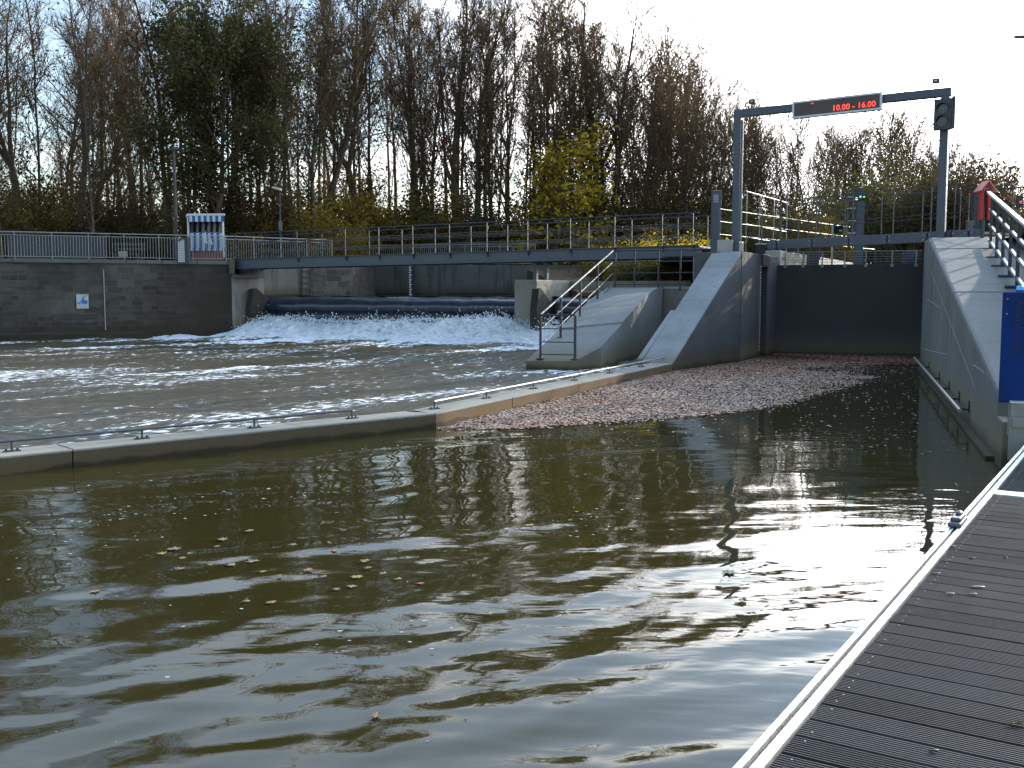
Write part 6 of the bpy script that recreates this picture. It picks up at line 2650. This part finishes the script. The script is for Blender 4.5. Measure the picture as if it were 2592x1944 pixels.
def build_bank():
    """sloping planted bank seen under the footbridge"""
    mb = MB()
    mb.hexa([(2.2, 39.5, 0.5), (7.3, 37.0, 0.5), (8.2, 52, 0.5), (0.5, 53.2, 0.5)],
            [(2.6, 40.2, 1.85), (7.2, 37.6, 1.85), (8.0, 51.5, 3.0), (0.8, 52.8, 3.0)])
    b = NB('bank_soil')
    n = b.noise(2.0, 6, 0.7)
    b.set(base=b.ramp(n, [(0.3, (0.05, 0.035, 0.02)), (0.55, (0.11, 0.06, 0.025)), (0.75, (0.07, 0.08, 0.02))]), rough=0.95)
    tag(mb.build('embankment_ground', b.mat), kind='structure')
    mb = MB()
    a, c = RN + DW * 3.2 + NW * 2.32, RC + NW * 2.32
    d = NW * 14
    # land side of the wing wall: rising leafy slope
    lo = [a + Vector((0, 0, -1.3)), a + d + Vector((0, 0, -1.3)), c + d + Vector((0, 0, -1.3)), c + Vector((0, 0, -1.3))]
    hi = [a + Vector((0, 0, 1.25)), a + d + Vector((0, 0, 2.2)), c + d + Vector((0, 0, 3.4)), c + Vector((0, 0, 2.98))]
    mb.hexa(lo, hi)
    tag(mb.build('slope_ground', b.mat), kind='structure')


build_bank()


# ------------------------------------------------------------------ leaves on the water
LEAFCOL = [(0.36, 0.21, 0.15), (0.23, 0.12, 0.078), (0.44, 0.29, 0.22), (0.13, 0.068, 0.042), (0.36, 0.15, 0.04), (0.47, 0.35, 0.285)]


def build_litter():
    mats = []
    for i, c in enumerate(LEAFCOL):
        b = NB('wet_leaf_%s' % 'abcdef'[i])
        n = b.noise(30, 3)
        b.set(base=b.ramp(n, [(0.3, tuple(x * 0.75 for x in c)), (0.7, tuple(min(1, x * 1.2) for x in c))]), rough=0.85, spec=0.12)
        mats.append(b.mat)
    rng = np.random.RandomState(12)
    poly = [(1101, 1086), (1190, 1083), (1300, 1084), (1470, 1071), (1640, 1062), (1760, 1052), (1880, 1040), (1990, 1023), (2060, 1000), (2120, 985), (2180, 968), (2260, 945), (2330, 925),
            (2336, 902), (2150, 896), (1962, 893), (1874, 910), (1703, 938), (1400, 1010)]
    N = 330000
    X = rng.uniform(-1.5, 12.5, N)
    Y = rng.uniform(12.8, 31, N)
    u = 1296 + FPX * X / (Y * CP + CAM_H * SP)
    v = 972 - FPX * (Y * SP - CAM_H * CP) / (Y * CP + CAM_H * SP)
    edge = 16 * fbm(X[:, None] * 0.8, Y[:, None] * 0.8, 31, 4, 1.0)[:, 0]
    keep = in_poly(u + edge * 1.2, v - edge * 0.30 - rng.exponential(2.5, N), poly)
    # looser toward the right
    clump = fbm(X[:, None], Y[:, None], 7, 4, 1.3)[:, 0]
    dens = np.clip(1.4 - (u - 1800) / 330.0 + 0.5 * clump, 0.03, 1)
    dens = np.where((v < 925), np.maximum(dens, 0.6 + 0.4 * (clump > 0)), dens)
    keep &= rng.rand(N) < dens
    # single crumbs drifting outside the raft
    loose = in_poly(u, v, [(1960, 900), (2330, 905), (2330, 960), (2325, 1140), (1800, 1150), (1500, 1090)]) & (rng.rand(N) < 0.012)
    keep |= loose
    X, Y = X[keep], Y[keep]
    lo = loose[keep]
    n = len(X)
    s = rng.uniform(0.014, 0.040, n)
    s[lo] *= 0.8
    a = rng.rand(n) * 6.283
    # leaf outline: six-point blade with a raised rim
    base = np.array([(-0.9, 0, 0), (-0.25, 0.55, 1), (0.35, 0.42, 1), (1.0, 0, 0.3), (0.3, -0.5, 1), (-0.3, -0.45, 1)])
    ca, sa = np.cos(a), np.sin(a)
    tilt = rng.normal(0, 0.12, (n, 2))
    lx = base[None, :, 0] * s[:, None]
    ly = base[None, :, 1] * s[:, None] * rng.uniform(0.7, 1.3, (n, 1))
    V = np.empty((n, 6, 3))
    V[:, :, 0] = X[:, None] + lx * ca[:, None] - ly * sa[:, None]
    V[:, :, 1] = Y[:, None] + lx * sa[:, None] + ly * ca[:, None]
    V[:, :, 2] = 0.012 + rng.uniform(0, 0.010, (n, 1)) + base[None, :, 2] * s[:, None] * rng.uniform(-0.05, 0.25, (n, 1)) + lx * tilt[:, :1] + ly * tilt[:, 1:]
    V[:, :, 2] = np.maximum(V[:, :, 2], 0.006)
    F = np.arange(n)[:, None] * 6 + np.array([[0, 1, 2], [0, 2, 3], [0, 3, 4], [0, 4, 5]]).reshape(1, 12)
    F = F.reshape(-1, 3)
    cl2 = fbm(X[:, None], Y[:, None], 91, 5, 1.1)[:, 0] + 0.35 * rng.randn(n)
    wet = np.clip((Y - 23.0 - 0.25 * X) / 5.0, -0.6, 1.2)          # darker toward the gate: soaked leaves, with the shade there painted in
    rank = cl2 * 0.8 + wet * 0.8 - 0.2
    pick = np.where(rank > 1.0, 3, np.where(rank > 0.45, 1, np.where(rank > 0.0, 0, np.where(rank > -0.6, 2, 5))))
    pick = np.where(rng.rand(n) < 0.05, 4, pick)
    mi = np.repeat(pick, 4)
    o = np_mesh('fallen_leaves', V.reshape(-1, 3), F, mats, midx=mi)
    tag(o, 'raft of brown and pinkish fallen leaves floating before the dark gate', 'leaves', kind='stuff')
    return mats


LM = build_litter()


def maple_leaf(r, seed):
    rg = random.Random(seed)
    pts = []
    lobes = [(-90, 0.10), (-62, 0.55), (-40, 0.42), (-15, 0.85), (8, 0.45), (30, 0.95), (48, 0.5), (62, 0.72), (74, 0.55), (90, 1.10)]
    full = [(a, q) for a, q in lobes] + [(180 - a, q) for a, q in lobes[-2:0:-1]]
    for a, q in full:
        q *= rg.uniform(0.88, 1.1)
        pts.append((math.cos(R(a)) * q * r, math.sin(R(a)) * q * r))
    return pts


def build_floating():
    cols = {'yellow': (0.27, 0.19, 0.025), 'pale': (0.20, 0.155, 0.085), 'brown': (0.20, 0.11, 0.045), 'orange': (0.30, 0.15, 0.035), 'dark': (0.035, 0.030, 0.025), 'red': (0.22, 0.05, 0.03), 'green': (0.07, 0.08, 0.02)}
    mats = {}
    for k, c in cols.items():
        b = NB('floating_leaf_' + k)
        n = b.noise(45, 4)
        b.set(base=b.ramp(n, [(0.3, tuple(x * 0.7 for x in c)), (0.7, tuple(min(1, x * 1.2) for x in c))]), rough=0.4)
        mats[k] = b.mat
    o8 = lambda x, y: (x / 1.589, 900 + y / 1.589)
    L = [(*o8(1470, 830), 'yellow', 0.062, 'large yellow leaf afloat, upper of the two brightest in the olive water'),
         (*o8(1435, 893), 'yellow', 0.065, 'large yellow leaf afloat, lower of the two brightest in the olive water'),
         (*o8(1543, 880), 'yellow', 0.045, 'yellow leaf afloat just right of the two brightest ones'),
         (*o8(1600, 903), 'orange', 0.045, 'orange leaf afloat right of the bright yellow ones'),
         (*o8(1690, 922), 'red', 0.045, 'dark red leaf afloat right of the orange one'),
         (*o8(1340, 790), 'orange', 0.040, 'small orange leaf afloat above and left of the bright yellow pair'),
         (*o8(1235, 865), 'orange', 0.060, 'broad orange leaf afloat left of the bright yellow pair'),
         (*o8(1060, 873), 'yellow', 0.042, 'narrow yellow leaf afloat left of the broad orange one'),
         (*o8(1020, 832), 'pale', 0.075, 'large pale curled leaf afloat in the middle of the olive water'),
         (*o8(935, 845), 'pale', 0.060, 'pale leaf afloat left of the large curled one'),
         (*o8(845, 847), 'orange', 0.035, 'small orange leaf afloat between pale leaf and yellow pile'),
         (*o8(760, 800), 'yellow', 0.035, 'small yellow leaf on the right side of the pale leaf pile'),
         (*o8(735, 818), 'yellow', 0.045, 'yellow leaf lying below the pale leaf pile'),
         (*o8(700, 782), 'pale', 0.080, 'largest pale leaf of the small floating pile left of the middle'),
         (*o8(655, 800), 'yellow', 0.060, 'yellowish leaf on the left side of the pale leaf pile'),
         (*o8(720, 862), 'brown', 0.060, 'brown leaf drifting below the pale leaf pile'),
         (*o8(870, 772), 'brown', 0.045, 'brown leaf drifting right of the pale leaf pile'),
         (*o8(900, 742), 'pale', 0.070, 'long pale leaf drifting above the pale leaf pile'),
         (*o8(1000, 708), 'pale', 0.060, 'pale leaf drifting highest above the yellow leaves'),
         (*o8(1175, 765), 'pale', 0.055, 'pale leaf drifting above the broad orange leaf'),
         (*o8(1530, 720), 'orange', 0.030, 'tiny orange leaf alone above the bright yellow pair'),
         (*o8(1630, 680), 'red', 0.035, 'small red leaf alone far above the bright yellow pair'),
         (*o8(1415, 932), 'pale', 0.050, 'pale leaf drifting just below the bright yellow pair'),
         (*o8(1480, 858), 'pale', 0.045, 'pale leaf between the two bright yellow ones'),
         (*o8(1300, 893), 'brown', 0.045, 'brown leaf below the broad orange leaf'),
         (*o8(1350, 945), 'pale', 0.045, 'small pale leaf, lowest of the group round the bright yellow pair'),
         (*o8(1090, 996), 'orange', 0.050, 'orange leaf afloat at the upper end of the bright streak'),
         (*o8(993, 993), 'yellow', 0.035, 'small yellow leaf left of the orange one at the bright streak'),
         (*o8(1120, 890), 'yellow', 0.035, 'small yellow leaf below the narrow yellow one'),
         (*o8(380, 952), 'orange', 0.050, 'orange leaf drifting alone at the left of the calm water'),
         (*o8(1970, 1040), 'yellow', 0.040, 'yellow leaf drifting alone right of the bright streaks'),
         (*o8(1515, 1452), 'brown', 0.042, 'small brown leaf drifting alone in the blue grey foreground water'),
         (*o8(1460, 1297), 'dark', 0.045, 'nearly black leaf drifting alone in the foreground water'),
         (*o8(1880, 1475), 'dark', 0.035, 'dark leaf half sunk in the foreground water, right of the black one'),
         (1372, 1779, 'orange', 0.072, 'tan maple leaf drifting nearest, low in the foreground water'),
         (1842, 1450, 'green', 0.085, 'dark green leaf cluster at the edge of the bright glitter'),
         (1340, 1331, 'yellow', 0.06, 'yellow leaf drifting in the rippled water, highest on the right')]
    seen = {}
    for i, (u, v, c, r, lab) in enumerate(L):
        r *= 0.86
        P = onz(u, v, 0.0)
        pts = maple_leaf(r, i)
        rg = random.Random(100 + i)
        rot = rg.uniform(0, 6.28)
        mb = MB()
        ca, sa = math.cos(rot), math.sin(rot)
        top = []
        for (x, y) in pts:
            z = 0.007 + 0.004 * rg.random() + 0.03 * (x * x + y * y) / r
            top.append(Vector((P.x + x * ca - y * sa, P.y + x * sa + y * ca, z)))
        ctr = Vector((P.x, P.y, 0.012))
        n = len(top)
        for j in range(n):
            mb.poly([ctr, top[j], top[(j + 1) % n]])
        st = top[0]
        mb.tube([ctr, st, st + (st - ctr).normalized() * r * 0.5 + Vector((0, 0, 0.01))], 0.0022, 4)
        o = mb.build('floating_leaf', mats[c])
        o.location = (0, 0, 0)
        tag(o, lab, 'leaf', 'single leaves on the calm water')
    # leaf stuck between the dock boards, and a few chips on the dock
    P = onz(2570, 1835, DZ)
    mb = MB()
    pts = maple_leaf(0.022, 5)
    top = [Vector((P.x + x * 1.6, P.y + y * 0.5, DZ + 0.006 + 0.006 * math.sin(i * 2.0))) for i, (x, y) in enumerate(pts)]
    ctr = Vector((P.x, P.y, DZ + 0.008))
    for j in range(len(top)):
        mb.poly([ctr, top[j], top[(j + 1) % len(top)]])
    tag(mb.build('dry_leaf', mats['brown']), 'curled brown leaf caught between dock boards at the right edge', 'leaf')
    chips = [(2475, 1486, 0.028, 'pale', 'longest pale scrape of dirt on the dock boards'), (2404, 1503, 0.020, 'pale', 'short pale fleck on a dock board left of the longest scrape'), (2462, 1504, 0.018, 'pale', 'pale fleck on a dock board just below the longest scrape'),
             (2410, 1383, 0.016, 'pale', 'pale chip near the dock edge beyond the scrapes'), (2460, 1413, 0.016, 'dark', 'dark scrap in a gap between dock boards, beyond the scrapes'), (2363, 1901, 0.014, 'dark', 'small dark scrap on the nearest dock boards'),
             (2545, 1412, 0.010, 'dark', 'dark speck on a dock board near the right edge'), (2370, 1452, 0.014, 'pale', 'pale twig end lying at a board end by the metal edge')]
    for i, (u, v, r, c, lab) in enumerate(chips):
        P = onz(u, v, DZ)
        mb = MB()
        mb.ball((P.x, P.y, DZ + 0.002), r * 1.3, r * 0.35, 0.004, 8, 4)
        o = mb.build('deck_scrap', mats[c], smooth=True)
        tag(o, lab, 'scrap', 'scraps lying on the dock')


build_floating()
